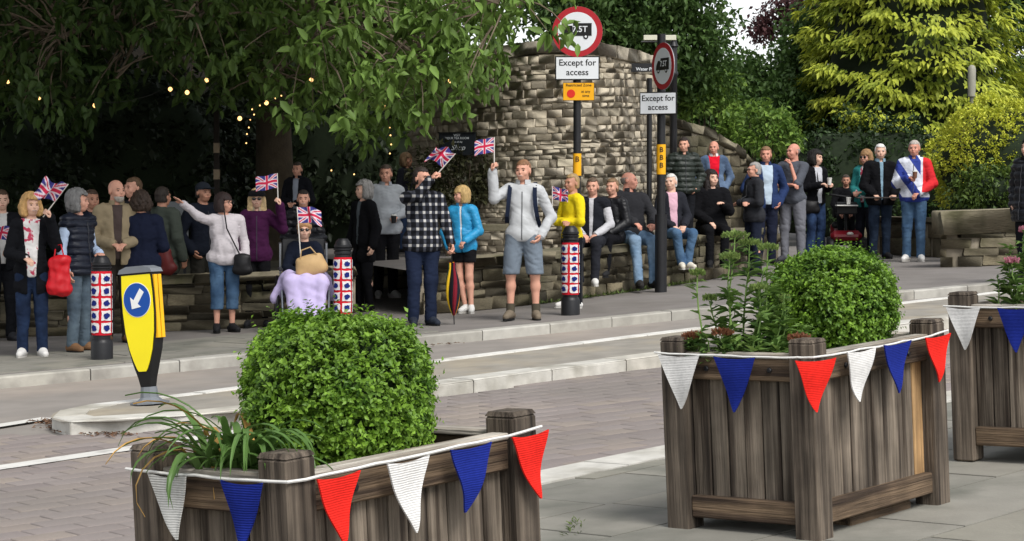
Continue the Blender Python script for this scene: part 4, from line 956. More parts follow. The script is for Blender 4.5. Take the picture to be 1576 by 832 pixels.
MB().tube([(0, 0, .9), (0, 0, zt(888, 20, b1.y) - b1.z)], .046, 16).build('post', iron, r1, True)
round_sign(r1, zt(888, 49, b1.y) - b1.z, rad(-4), -.062); plate(r1, zt(885, 105, b1.y) - b1.z, rad(-3), -.062)
o = rot_empty('zone_plate', r1, (.015, -.062, zt(890, 141, b1.y) - b1.z), rad(-3), MB().box((0, 0, 0), (.375, .012, .215), bev=.004), sblk)
MB().box((0, -.008, 0), (.365, .003, .205)).build('plate_face', syel, o); disc(.05, -.0125, -.0105, 24).build('red_disc', M('sign_red2', 'cf2a1c', .5, .05), o).location = (-.09, 0, -.025)
text_mesh('Restricted Zone', .046, sblk, 'lettering', o, (0, -.0105, .075), depth=.0008); text_mesh('at any', .045, sblk, 'lettering', o, (.085, -.0105, 0), depth=.0008); text_mesh('time', .045, sblk, 'lettering', o, (.085, -.0105, -.05), depth=.0008)
collar(r1, zt(888, 270, b1.y) - b1.z, zt(888, 236, b1.y) - b1.z, .05, ['B'])
b2 = gp(1017, 449)
r2 = thing('sign_post', 'black sign post with lorry sign turned away and yellow sleeve at the wall', 'sign', b2)
MB().tube([(0, 0, -.1), (0, 0, 1.0)], .078, 16).build('post_base', iron, r2, True); MB().tube([(0, 0, 1.0), (0, 0, zt(1015, 52, b2.y) - b2.z)], .055, 16).build('post', iron, r2, True)
round_sign(r2, zt(1021, 103, b2.y) - b2.z, rad(-66), -.24).location.x = .01; plate(r2, zt(1011, 159, b2.y) - b2.z, rad(-22), -.085, -.045, .50, .29)
collar(r2, zt(1017, 268, b2.y) - b2.z, zt(1017, 222, b2.y) - b2.z, .06, ['B', 'B', 'B'])
y3 = 30.4; b3 = on_ground(1036, y3, WALLH - .03)
r3 = thing('fingerpost', 'black fluted fingerpost with dark direction arms and white-topped boards', 'signpost', b3)
prof = []; top3 = zt(1036, 62, y3) - b3.z
MB().lathe([(.075, 0), (.075, .3), (.055, .34), (.05, top3 - .5), (.065, top3 - .48), (.065, top3 - .44), (.05, top3 - .42), (.05, top3 - .1), (.07, top3 - .08), (.05, top3 - .04), (.03, top3 + .04), (.012, top3 + .08)], 16).build('post', iron, r3, True)
za = zt(990, 104, y3) - b3.z
arm = MB().prism([(-.03, .055), (-.03, -.055), (-.60, -.06), (-.64, 0), (-.57, .06)], -.02, .02).build('direction_arm', iron, r3); arm.location = (-.03, -.03, za)
text_mesh('Water Place &', .062, swht, 'lettering', arm, (-.31, -.0225, -.022), depth=.001)
wb = MB().box((0, 0, 0), (.20, .03, .075), bev=.005)
for px in (1000, 1029):
    o = MB().box((0, 0, 0), (.19, .03, .07), bev=.005).build('top_board', M('cream_board', 'c9c7b4', .6, .1), r3); o.location = ((px - 1036) / F * y3, -.05 + (.0 if px < 1010 else .004), zt(px, 58, y3) - b3.z)
MB().tube([(-.45, -.05, top3 - .02), (.0, -.03, top3 - .02)], .012, 6).build('bracket', iron, r3)
y4 = 29.9; b4 = on_ground(999, y4, WALLH - .03); r4 = thing('lamp_post', 'slim black pole standing on terrace between sign post and curved wall', 'pole', b4)
MB().tube([(0, 0, 0), (0, 0, zt(999, 120, y4) - b4.z)], .036, 12).build('pole', iron, r4, True); MB().lathe([(.07, 0), (.07, .2), (.04, .25)], 12).build('pole_base', iron, r4, True)

# dark notice board on the tall wall
c = at(704, 221, 29.85); nb = thing('notice_board', 'dark blue notice board with white lettering on the tall wall', 'sign', c, rad(-16))
bd = MB().box((0, 0, 0), (.52, .03, .30), bev=.004).build('board', M('board_dark', '10161c', .6, .1, 6), nb); lt = M('board_text', 'a9adb0', .6, .1)
MB().box((0, -.006, .152), (.54, .05, .014)).build('frame_rail', sblk, nb); MB().box((0, -.006, -.152), (.54, .05, .014)).build('frame_rail', sblk, nb)
text_mesh('VISIT', .045, lt, 'lettering', bd, (0, -.017, .115), depth=.001); text_mesh('YOUR TEA ROOM', .042, lt, 'lettering', bd, (0, -.017, .075), depth=.001); text_mesh('open all day', .032, lt, 'lettering', bd, (0, -.017, .025), depth=.001); text_mesh('Shop', .10, lt, 'lettering', bd, (.01, -.017, -.055), depth=.001, font_shear=.4)
# grey notice panel among the crowd, striped post, garden lamp, stone stub and slab bench
c = on_ground(268, 26.2, 0); o = thing('information_board', 'plain grey notice panel standing behind the crowd', 'sign', c); g_ = M('panel_grey', '6f7274', .6, .1)
MB().box((0, 0, 1.23), (.34, .03, .42), bev=.005).build('panel', g_, o); [MB().tube([(x, .03, 0), (x, .03, 1.4)], .018, 8).build('leg', iron, o) for x in (-.12, .12)]
c = on_ground(334, 29.0, WALLH - .03); o = thing('timber_post', 'thin dark timber post with pale bands behind man in cap', 'post', c)
MB().box((0, 0, 1.15), (.07, .07, 2.3), bev=.006).build('post', M('dark_timber', '221c17', .8), o); [MB().box((0, -.002, z), (.076, .08, .13)).build('pale_band', M('pale_band', '8a7a66', .8), o) for z in (1.25, 1.6)]
yL = 35.0; c = on_ground(1494, yL); o = thing('garden_lamp', 'slim grey post with tubular lamp head rising from golden hedge', 'lamp post', c); gm = M('weathered_metal', '6b6a62', .7, .2, 10)
MB().tube([(0, 0, 0), (0, 0, zt(1495, 150, yL) - c.z)], [.045, .034], 10).build('post', gm, o, True); z0 = zt(1495, 150, yL) - c.z; MB().lathe([(.04, z0), (.062, z0 + .02), (.065, z0 + .45), (.05, z0 + .5), (.02, z0 + .52)], 12).build('lamp_head', M('lamp_glass', '8f8d80', .5, .15, 10), o, True)
c = gp(1323, 388); o = MB().lathe([(.17, -.1), (.165, .2), (.16, .36), (.13, .41), (.06, .43)], 14).build('stone_stub', m_cap, None, True); o.location = c; tag(o, 'short rounded stone guard post beside the mobility scooter', 'bollard')
c = on_ground(756, 28.5, WALLH - .02); o = thing('slab_bench', 'stone slab bench on terrace behind man in white fleece', 'bench', c, rad(8))
MB().box((0, 0, .40), (.95, .4, .09), bev=.01).build('slab', m_cap, o); [MB().box((x, 0, .18), (.14, .34, .36), bev=.01).build('support', m_low, o) for x in (-.36, .36)]
# ------------------------------------------------------------------ people: smooth bodies grown from blended limbs
def rc(a, b, ra, rb): return ('rc', np.array(a, float), np.array(b, float), ra, rb)
def el(c, r, R=None): return ('el', np.array(c, float), np.array(r, float), R)
def prim_box(p, m):
    if p[0] == 'rc':
        r = max(p[3], p[4]) + m; return np.minimum(p[1], p[2]) - r, np.maximum(p[1], p[2]) + r
    r = p[2].max() + m if p[3] is not None else p[2] + m
    return p[1] - r, p[1] + r
def prim_eval(p, X, Y, Z):
    if p[0] == 'rc':
        a, b = p[1], p[2]; ab = b - a; L2 = max(ab @ ab, 1e-9)
        t = np.clip(((X - a[0]) * ab[0] + (Y - a[1]) * ab[1] + (Z - a[2]) * ab[2]) / L2, 0, 1)
        dx, dy, dz = X - a[0] - t * ab[0], Y - a[1] - t * ab[1], Z - a[2] - t * ab[2]
        return np.sqrt(dx * dx + dy * dy + dz * dz) - (p[3] + (p[4] - p[3]) * t)
    c, r = p[1], p[2]; x, y, z = X - c[0], Y - c[1], Z - c[2]
    if p[3] is not None:
        R = p[3]; x, y, z = R[0, 0] * x + R[1, 0] * y + R[2, 0] * z, R[0, 1] * x + R[1, 1] * y + R[2, 1] * z, R[0, 2] * x + R[1, 2] * y + R[2, 2] * z
    k = np.sqrt((x / r[0]) ** 2 + (y / r[1]) ** 2 + (z / r[2]) ** 2)
    return (k - 1) * r.min() * (1 + .35 * np.minimum(k, 1.5) * (np.median(r) / r.min() - 1) * .5)
def sdf_mesh(prims, h, k=.03, infl=0.0, post=None, pad=.05):
    """surface of the smooth union of prims, by surface nets on a regular grid; returns verts, quads"""
    m = k + abs(infl) + .03
    bb = [prim_box(p, m) for p in prims]; lo = np.min([b[0] for b in bb], 0) - pad * .2; hi = np.max([b[1] for b in bb], 0) + pad * .2
    n = np.ceil((hi - lo) / h).astype(int) + 2; ax = [lo[i] + np.arange(n[i]) * h for i in range(3)]
    f = np.full(n, .3, np.float32)
    for p, (b0, b1) in zip(prims, bb):
        i0 = np.maximum(np.floor((b0 - lo) / h).astype(int), 0); i1 = np.minimum(np.ceil((b1 - lo) / h).astype(int) + 1, n)
        sl = tuple(slice(a, b) for a, b in zip(i0, i1)); X, Y, Z = np.meshgrid(*[ax[i][sl[i]] for i in range(3)], indexing='ij', sparse=True)
        d = prim_eval(p, X, Y, Z) - infl; g = f[sl]; hh = np.maximum(k - np.abs(d - g), 0) / k
        f[sl] = np.minimum(d, g) - hh * hh * k * .25
    if post is not None:
        X, Y, Z = np.meshgrid(*ax, indexing='ij', sparse=True); f = post(f, X, Y, Z)
    f[0] = f[-1] = .3; f[:, 0] = f[:, -1] = .3; f[:, :, 0] = f[:, :, -1] = .3
    s = f < 0; c = np.zeros(np.array(n) - 1, np.int8)
    for a in (0, 1):
        for b in (0, 1):
            for d in (0, 1): c += s[a:n[0] - 1 + a, b:n[1] - 1 + b, d:n[2] - 1 + d]
    act = (c > 0) & (c < 8); idx = np.full(act.shape, -1, np.int32); I = np.argwhere(act); idx[act] = np.arange(len(I))
    acc = np.zeros((len(I), 3)); cnt = np.zeros(len(I))
    cor = [(a, b, d) for a in (0, 1) for b in (0, 1) for d in (0, 1)]
    for ca in cor:
        for cb in cor:
            df = [j - i for i, j in zip(ca, cb)]
            if sum(df) == 1 and min(df) == 0:
                fa = f[I[:, 0] + ca[0], I[:, 1] + ca[1], I[:, 2] + ca[2]]; fb = f[I[:, 0] + cb[0], I[:, 1] + cb[1], I[:, 2] + cb[2]]
                x = (fa < 0) != (fb < 0); t = np.where(x, fa / np.where(x, fa - fb, 1), 0)
                acc += np.where(x[:, None], np.array(ca) + t[:, None] * np.array(df), 0); cnt += x
    V = (I + acc / np.maximum(cnt, 1)[:, None]) * h + lo; Q = []
    for axis in range(3):
        o1, o2 = [(1, 2), (2, 0), (0, 1)][axis]
        a = s.take(range(0, n[axis] - 1), axis); b = s.take(range(1, n[axis]), axis); E = np.argwhere(a != b)
        ok = (E[:, o1] > 0) & (E[:, o2] > 0) & (E[:, o1] < n[o1] - 1) & (E[:, o2] < n[o2] - 1); E = E[ok]
        u = np.zeros(3, int); v = np.zeros(3, int); u[o1] = 1; v[o2] = 1
        q = np.stack([idx[tuple((E - u - v).T)], idx[tuple((E - v).T)], idx[tuple(E.T)], idx[tuple((E - u).T)]], 1)
        fl = ~s[tuple(E.T)]; q[fl] = q[fl][:, ::-1]; Q.append(q)
    Q = np.concatenate(Q); Q = Q[(Q >= 0).all(1)]
    return V, Q
def Rz(a): c, s = math.cos(a), math.sin(a); return np.array([[c, -s, 0], [s, c, 0], [0, 0, 1.]])
def Rx(a): c, s = math.cos(a), math.sin(a); return np.array([[1, 0, 0], [0, c, -s], [0, s, c.real]])
def Ry(a): c, s = math.cos(a), math.sin(a); return np.array([[c, 0, s], [0, 1, 0], [-s, 0, c]])
SKIN = {}
def skin(t):
    if t not in SKIN: SKIN[t] = M('skin_' + t, t, .55, .08, 14, .08, 80, spec=.35)
    return SKIN[t]
CL = {}
def cloth(c, kind=''):
    key = str(c) + kind
    if key not in CL: CL[key] = M('cloth_' + key, c, .92, .09, 9, .3, 24, spec=.12) if not kind else M('cloth_' + key, c, .45 if kind == 'shiny' else .8, .12, 6, .25, 60, spec=.3)
    return CL[key]
eye_m = M('eye_dark', '1d1714', .3, .05); shade_m = M('sunglass', '0c0c0d', .25, .02, spec=.6); lip_m = M('lips', '8f4a42', .6, .1)

ARMS = {  # elbow, wrist, bend direction of the palm ; x is mirrored for the left side
    'down': ((.25, .03, 1.13), (.265, -.05, .89)), 'hold': ((.245, .02, 1.12), (.07, -.23, 1.07)), 'fold': ((.25, -.03, 1.13), (-.09, -.19, 1.13)),
    'raise': ((.33, -.08, 1.36), (.36, -.16, 1.62)), 'pocket': ((.30, .06, 1.13), (.2, -.05, .93)), 'chin': ((.13, -.2, 1.14), (.035, -.165, 1.43)),
    'lap': ((.25, -.03, 1.13), (.09, -.24, 1.0)), 'knee': ((.25, -.12, 1.16), (.13, -.36, 1.0)), 'cup': ((.245, .0, 1.14), (.1, -.24, 1.2)), 'behind': ((.24, .1, 1.14), (.1, .13, .98)), 'belt': ((.25, .02, 1.12), (.16, -.22, .97))}
def hand_prims(curl):
    """hand along +x from the wrist, palm towards -z, thumb at +y"""
    P_ = [el((.045, 0, 0), (.052, .042, .017)), rc((-.03, 0, 0), (.01, 0, 0), .026, .024)]
    for i, (ln, o) in enumerate(((.066, .028), (.076, .0095), (.071, -.0095), (.055, -.028))):
        a1, a2 = curl, curl * 2.1; b = np.array((.086 - abs(o) * .2, o, 0)); m = b + np.array((math.cos(a1), o * 1.5, -math.sin(a1))) * ln * .55; t = m + np.array((math.cos(a2), 0, -math.sin(a2))) * ln * .5
        P_ += [rc(b - np.array((.02, 0, 0)), m, .0105, .0095), rc(m, t, .0095, .008)]
    P_ += [rc((.02, .03, -.003), (.05, .058, -.012 - curl * .012), .013, .011), rc((.05, .058, -.012 - curl * .012), (.078, .058 - curl * .02, -.02 - curl * .02), .0105, .009)]
    return P_
def hair_mesh(style, h=.009):
    t = {'short': .009, 'crop': .005, 'bob': .022, 'long': .02, 'curly': .035, 'thin': .006, 'wavy': .028, 'ring': .007}[style]
    prims = [el((0, .022, .032), (.077, .096, .088))]
    if style == 'bob': prims += [rc((-.07, .02, 0), (-.068, .0, -.085), .03, .028), rc((.07, .02, 0), (.068, .0, -.085), .03, .028), el((0, .055, -.04), (.08, .06, .085))]
    if style == 'long': prims += [rc((-.066, .02, 0), (-.085, -.03, -.24), .028, .03), rc((.066, .02, 0), (.085, -.03, -.24), .028, .03), el((0, .06, -.07), (.085, .05, .15))]
    if style == 'wavy': prims += [rc((-.07, .02, 0), (-.075, .0, -.07), .03, .028), rc((.07, .02, 0), (.075, .0, -.07), .03, .028), el((0, .06, -.04), (.085, .055, .08))]
    if style == 'curly': prims += [el((0, .05, -.01), (.09, .075, .085))]
    if style in ('short', 'thin', 'crop'): prims += [el((0, .045, -.035), (.068, .065, .06))]
    def post(f, X, Y, Z):
        V = np.stack(np.broadcast_arrays(X, Y, Z), -1); amp = {'curly': .012, 'wavy': .008, 'bob': .003, 'long': .004}.get(style, .003)
        f = f + amp * vnoise(V, 95 if style in ('curly', 'wavy') else 60, 5)
        zl = {'thin': .085, 'crop': .065, 'bob': .048, 'curly': .055}.get(style, .078); ys = {'bob': -.045, 'long': -.045, 'wavy': -.04, 'curly': -.04}.get(style, -.006)
        cut = np.maximum(Z - (zl + (Y + .02) * .25), Y - ys) + .007 * vnoise(V, 120, 9); f = np.maximum(f, -cut)
        if style == 'ring': f = np.maximum(f, Z - .035)
        low = {'short': -.07, 'thin': -.065, 'crop': -.06, 'ring': -.06, 'curly': -.1, 'bob': -.12, 'wavy': -.13, 'long': -.3}[style]
        return np.maximum(f, low - Z)
    return sdf_mesh(prims, h, .02, t, post)
_cache = {}
def cached(key, fn):
    if key not in _cache: _cache[key] = fn()
    return _cache[key]
HEAD = [el((0, .02, .03), (.076, .096, .087)), el((0, -.022, -.02), (.063, .074, .098)), el((0, -.04, -.078), (.043, .045, .034)), rc((0, -.088, .004), (0, -.106, -.028), .007, .0105),
        rc((-.036, -.081, .024), (.036, -.081, .024), .012, .012), el((-.037, -.064, -.03), (.026, .027, .028)), el((.037, -.064, -.03), (.026, .027, .028)), el((-.079, .012, -.008), (.009, .02, .033)), el((.079, .012, -.008), (.009, .02, .033)),
        el((0, -.088, -.06), (.026, .014, .012)), rc((0, .022, -.06), (0, .036, -.20), .056, .062)]
PEOPLE = {}
def person(label, loc, yaw=0, H=1.72, skin_t='c48a6e', hair=('short', '6b5138'), arms=('down', 'down'), hands=(.5, .5), head=(0, 0), lean=(0, 0), sit=None, legs=None, w=None, belly=0.0,
           top=None, over=None, bottom=None, shoes='1b1b1d', beard=None, glasses=None, hat=None, tie=None, stance=.1, h=.012, group='spectators along the street', key=None, detail=True, smile=False, sock=None):
    """top/over: dict(c, infl, hem, sleeve, open, puff, mat). arms[0] is at -x (image left when facing the camera)."""
    root = thing('person', label, 'person', loc, rad(yaw), group=group); sc = H / 1.75; root.scale = (sc, sc, sc)
    pz = .93; dz = (sit['z'] - pz + .1) if sit else 0.0
    Rl = Rx(-rad(lean[0])) @ Ry(rad(lean[1])) if (lean[0] or lean[1]) else np.eye(3)
    piv = np.array((0, 0, pz))
    def up(p): return Rl @ (np.array(p, float) - piv) + piv + np.array((0, 0, dz))
    def low(p): return np.array(p, float) + np.array((0, 0, dz if sit else 0))
    W = w or (.9 if 'woman' in ' '.join(label.split()[:4]) else 1.0)
    torso = [el(up((0, .0, 1.28)), (.152 * W, .10 * W, .2), Rl), el(up((0, -.012 - belly * .5, 1.08)), (.142 * W, (.102 + belly) * W, .17), Rl), rc(up((-.125 * W, .0, 1.425)), up((.125 * W, .0, 1.425)), .062, .062)]
    pel = [el(up((0, .005, .95)), (.162 * W, .112 * W, .125), Rl)]
    neck = [rc(up((0, .015, 1.42)), up((0, .005, 1.52)), .062, .055)]
    L = {}
    for i, s in enumerate((-1, 1)):
        hip = low((s * .088 * W, 0, .91))
        if sit: kn, an = low(np.array(sit['knee'][i])), low(np.array(sit['ankle'][i]))
        elif legs: kn, an = np.array(legs['knee'][i]), np.array(legs['ankle'][i])
        else: kn, an = np.array((s * (stance * .95), -.015, .5)), np.array((s * stance, .015, .09))
        a = arms[i]
        if isinstance(a, str):
            e, wr = ARMS[a]; e = up((s * e[0] * (W * .5 + .5), e[1], e[2])); wr = up((s * wr[0], wr[1] - belly * .6, wr[2]))
        else: e, wr = up(a[0]), up(a[1])
        sh = up((s * .172 * W, .005, 1.415)); calf = kn * .68 + an * .32 + np.array((0, .014, 0))
        L[i] = dict(hip=hip, kn=kn, an=an, sh=sh, e=e, wr=wr, calf=calf)
    def legp(i, g=0): q = L[i]; return [rc(q['hip'], q['kn'], .088 * (.5 + W * .5), .058), rc(q['kn'], q['calf'], .056, .056), rc(q['calf'], q['an'], .054, .037)]
    def armp(i): q = L[i]; return [rc(q['sh'], q['e'], .052, .042), rc(q['e'], q['wr'], .042, .029)]
    foot = []
    for i in (0, 1):
        q = L[i]; s = (-1, 1)[i]; fd = np.array((s * .25, -1, 0)); fd = fd / np.linalg.norm(fd); pitch = 0
        if sit and 'foot' in sit: fd = np.array(sit['foot'][i], float); fd /= np.linalg.norm(fd)
        q['fd'] = fd; foot += [rc(q['an'] + np.array((0, .01, -.03)), q['an'] + fd * .13 + np.array((0, 0, -.06)), .036, .028)]
    V, Q = sdf_mesh(torso + pel + neck + armp(0) + armp(1) + legp(0) + legp(1) + foot, h * 1.25, .035, -.005)
    parts = [(V, Q)]
    # head
    hc = up((0, -.005, 1.635)); Rh = Rl @ Rz(rad(head[0])) @ Rx(rad(head[1]))
    hv, hq = cached('head', lambda: sdf_mesh(HEAD, .0085, .016)); parts.append((hv @ Rh.T + hc, hq))
    hand_c = []
    for i in (0, 1):
        q = L[i]; d = q['wr'] - q['e']; d = d / np.linalg.norm(d); s = (-1, 1)[i]; cu = hands[i]
        hv, hq = cached('hand%.2f' % cu, lambda: sdf_mesh(hand_prims(cu), .0062, .008))
        n = np.array((-s * 1.0, -.25, 0.0)) if abs(d[2]) > .6 else np.array((0, .1, -1.0)); n = n - d * (n @ d); n /= np.linalg.norm(n)   # palm faces n
        zax = -n; yax = np.cross(zax, d); flip = 1
        # thumb side forward/up
        want = np.array((0, -1, .3)) if abs(d[2]) > .6 else np.array((0, 0, 1.0)) + np.array((-s, 0, 0)) * .2
        R = np.stack([d, yax, zax], 1); hv2 = hv.copy(); hq2 = hq
        if yax @ want < 0: hv2 = hv * np.array((1, -1, 1)); hq2 = hq[:, ::-1]
        parts.append((hv2 @ R.T + q['wr'], hq2)); hand_c.append(q['wr'] + d * .08 + n * .02)
    off = 0; VV = []; QQ = []
    for V, Q in parts: VV.append(V); QQ.append(Q + off); off += len(V)
    body = link('body', mesh_np('body', np.concatenate(VV), np.concatenate(QQ), skin(skin_t), True), root)
    def hp(p): return Rh @ np.array(p) + hc
    def small(name, mb, mat):
        mb.v = [tuple(hp(v)) for v in mb.v]; return mb.build(name, mat, root, True)
    if detail:
        if glasses != 'sun':
            for s in (-1, 1): small('eye', ball((s * .031, -.0875, .002), (.0115, .006, .006)), eye_m)
        hm = cloth(hair[1] if hair else '6d5a4c')
        for s in (-1, 1): small('eyebrow', MB().tube([(s * .016, -.096, .021), (s * .032, -.096, .026), (s * .047, -.086, .021)], .0038, 5), hm)
        small('mouth', ball((0, -.0985, -.058), (.022 if not smile else .026, .006, .0045 if not smile else .007)), M('teeth', 'a88f86', .5, .05) if smile else lip_m)
        if glasses:
            gm = shade_m; g = MB()
            for s in (-1, 1):
                if glasses == 'sun': g.add(*ball((s * .033, -.098, .002), (.026, .009, .02)).vf())
                else: g.tube([(s * .033 + .022 * math.cos(a), -.101, .002 + .017 * math.sin(a)) for a in np.linspace(0, 2 * math.pi, 13)], .0022, 4)
                g.tube([(s * .055, -.098, .008), (s * .08, 0, .005)], .0022, 4)
            g.tube([(-.012, -.103, .006), (.012, -.103, .006)], .0025, 4); small('glasses', g, gm)
    if hair:
        hv, hq = cached('hair' + hair[0], lambda: hair_mesh(hair[0])); link('hair', mesh_np('hair', hv @ Rh.T + hc, hq, M('hair_' + hair[1], hair[1], .65, .35, 30, .6, 120, stretch=(1, 1, .35)), True), root)
    if beard:
        def bp(f, X, Y, Z): return np.maximum(np.maximum(f, Z + .058 + 0 * X), Y + .0 * Z + .005 - (-.03))
        bv, bq = cached('beard', lambda: sdf_mesh([HEAD[1], HEAD[2], el((0, -.07, -.085), (.04, .032, .035))], .0085, .016, .004, bp)); link('beard', mesh_np('beard', bv @ Rh.T + hc, bq, M('hair_' + beard, beard, .75, .3, 30, .6, 120), True), root)
    if hat == 'cap':
        c = cloth('20242b'); small('cap', dome((0, .015, .045), (.092, .108, .085)), c); small('cap_peak', MB().box((0, -.125, .05), (.12, .08, .012), bev=.005), c)
    elif hat == 'fluffy':
        small('hat', lump((0, .02, .06), (.105, .118, .075)), M('faux_fur', 'a9825c', .98, .3, 40, .9, 120))
    elif hat == 'beret': small('hat', dome((0, .012, .045), (.112, .128, .085)), cloth('17171a'))
    # clothes
    def garment(name, prims, infl, mat, cutters, puff=0, k=.022, wr=.006, seed=0):
        def post(f, X, Y, Z):
            Vg = np.stack(np.broadcast_arrays(X, Y, Z), -1); f = f + wr * 1.1 * vnoise(Vg * np.array((1, 1, .35)) + Vg[..., [2, 0, 1]] * np.array((.3, 0, .2)), 24, seed) + wr * 1.1 * (np.abs(vnoise(Vg * np.array((.6, .8, 1.2)), 55, seed + 1)) - .45)
            if puff: f = f + .011 * (1 - 2 * np.abs(np.sin(Z * math.pi / puff)) ** .6) + 0 * X
            for c in cutters: f = np.maximum(f, c(X, Y, Z))
            return f
        V, Q = sdf_mesh(prims, h, k, infl, post); return link(name, mesh_np(name, V, Q, mat, True), root)
    def hemcut(z): 
        nrm = Rl @ np.array((0, 0, 1.)); o = up((0, 0, z)); return lambda X, Y, Z: np.minimum(-((X - o[0]) * nrm[0] + (Y - o[1]) * nrm[1] + (Z - o[2]) * nrm[2]), .222 * W - np.abs(X - o[0]))
    def neckcut(z=1.50):
        nrm = Rl @ np.array((0, -.35, 1.)); nrm = nrm / np.linalg.norm(nrm); o = up((0, -.02, z)); return lambda X, Y, Z: np.minimum(((X - o[0]) * nrm[0] + (Y - o[1]) * nrm[1] + (Z - o[2]) * nrm[2]), .13 - np.sqrt((X - o[0]) ** 2 + (Y - o[1]) ** 2) + 0 * Z)
    def opencut(wd):
        Ri = Rl.T; o = up((0, 0, 0)) - Rl @ piv + piv * 0
        p0 = up((0, 0, pz))
        def f(X, Y, Z):
            x, y, z = X - p0[0], Y - p0[1], Z - p0[2]; lx = Ri[0, 0] * x + Ri[0, 1] * y + Ri[0, 2] * z; ly = Ri[1, 0] * x + Ri[1, 1] * y + Ri[1, 2] * z; lz = Ri[2, 0] * x + Ri[2, 1] * y + Ri[2, 2] * z
            return np.minimum(wd * (.55 + np.maximum(lz, 0) * .9) - np.abs(lx), -(ly + .02)) 
        return f
    def make_top(t, name, extra=0.0, seed=0):
        infl = t.get('infl', .014) * .62 + extra; hem = t.get('hem', .9); sl = t.get('sleeve', 1.0); pr = list(torso) + [rc(up((0, .015, 1.40)), up((0, .01, 1.47)), .066, .062)]
        if hem < 1.0: pr += [el(up((0, .004, .95)), (.178 * W, (.124 + belly * .6) * W, .13), Rl)]
        if hem < .85: pr += [el(up((0, .0, hem + .08)), (.18 * W, .13 * W, .14), Rl)]
        for i in (0, 1):
            q = L[i]
            if sl <= 0: pr += [rc(q['sh'], q['sh'] * .9 + q['e'] * .1, .055, .052)]
            elif sl < .6: pr += [rc(q['sh'], q['sh'] * (1 - sl * 2) + q['e'] * sl * 2 if sl < .5 else q['e'], .056, .056)]
            else:
                e2 = q['e'] + (q['wr'] - q['e']) * ((sl - .5) * 2 if sl < 1 else 1.0); pr += [rc(q['sh'], q['e'], .053, .044), rc(q['e'], e2, .044, .036)]
        cuts = [hemcut(hem), neckcut(t.get('neck', 1.495))]
        if t.get('open'): cuts.append(opencut(t['open']))
        mt = t['mat'] if 'mat' in t else cloth(t['c'], t.get('kind', ''))
        o = garment(name, pr, infl, mt, cuts, t.get('puff', 0), seed=seed)
        me = o.data; Vg = np.empty(len(me.vertices) * 3, np.float32); me.vertices.foreach_get('co', Vg); Vg = Vg.reshape(-1, 3)
        if sl >= .9:
            for i in (0, 1):
                q = L[i]; dd_ = q['wr'] - q['e']; dd_ = dd_ / np.linalg.norm(dd_); e3 = q['e'] + (q['wr'] - q['e']) * ((sl - .5) * 2 if sl < 1 else 1.0)
                MB().tube([tuple(e3 - dd_ * .012), tuple(e3 + dd_ * .022)], [.036 + infl + .001, .034 + infl], 12).build('cuff', mt, root, True)
        if not sit and not t.get('open') and name != 'top' or t.get('zip'):
            pts_ = []
            for z in np.arange(hem + .02, 1.44, .035):
                m_ = (np.abs(Vg[:, 0]) < .02) & (np.abs(Vg[:, 2] - z) < .02)
                if m_.any(): pts_.append((0, float(Vg[m_, 1].min()) - .001, float(z)))
            if len(pts_) > 3: MB().tube(pts_, .005, 5).build('zip', M('zip_dark', '3a3b3f', .5), root, True)
        if t.get('collar'):
            cc = up((0, .012, 1.485)); MB_ = MB(); ring = []
            for lz, rr in ((0, .078), (.045, .072)):
                ring += [Rl @ np.array((rr * math.sin(a), rr * .95 * -math.cos(a), lz)) + cc for a in np.linspace(.35, 2 * math.pi - .35, 15)]
            ring2 = [cc + (p - cc) * 1.12 for p in ring]; MB_.add(ring + ring2, [(i, i + 1, 16 + i, 15 + i) for i in range(14)] + [(30 + i, 45 + i, 46 + i, 31 + i) for i in range(14)] + [(15 + i, 16 + i, 46 + i, 45 + i) for i in range(14)]); MB_.build('collar', cloth(t['collar']) if isinstance(t['collar'], str) else mt, root, True)
        return o
    sd = abs(hash(label)) % 1000 if False else sum(map(ord, label)) % 1000
    if bottom:
        bk = bottom.get('kind', 'trousers'); pr = list(pel); hem = {'trousers': .085, 'capri': .33, 'shorts': .52, 'short_shorts': .68}[bk]; bi = bottom.get('infl', .016) * .7; fl = bottom.get('flare', .0)
        cuts = []
        for i in (0, 1):
            q = L[i]
            if bk == 'trousers': pr += [rc(q['hip'], q['kn'], .09 * (.5 + W * .5), .062), rc(q['kn'], q['an'] + np.array((0, 0, -.01)), .06, .046 + fl)]
            elif bk == 'capri': pr += [rc(q['hip'], q['kn'], .09 * (.5 + W * .5), .068), rc(q['kn'], q['kn'] * .45 + q['an'] * .55, .068, .066)]
            else:
                t = 1.0 if bk == 'shorts' else .55; e = q['hip'] * (1 - t) + q['kn'] * t; pr += [rc(q['hip'], e, .092, .078)]
        if not sit:
            z = {'trousers': .05, 'capri': .29, 'shorts': .5, 'short_shorts': .7}[bk]; cuts.append(lambda X, Y, Z: z - Z + 0 * X + 0 * Y)
        cuts.append(lambda X, Y, Z, o=up((0, 0, 1.06)): Z - o[2] + 0 * X + 0 * Y)
        garment(bk.replace('short_', ''), pr, bi, bottom['mat'] if 'mat' in bottom else cloth(bottom['c']), cuts, seed=sd, wr=.006)
    if top: make_top(top, top.get('name', 'top'), 0, sd)
    if over: make_top(over, over.get('name', 'jacket'), .011, sd)
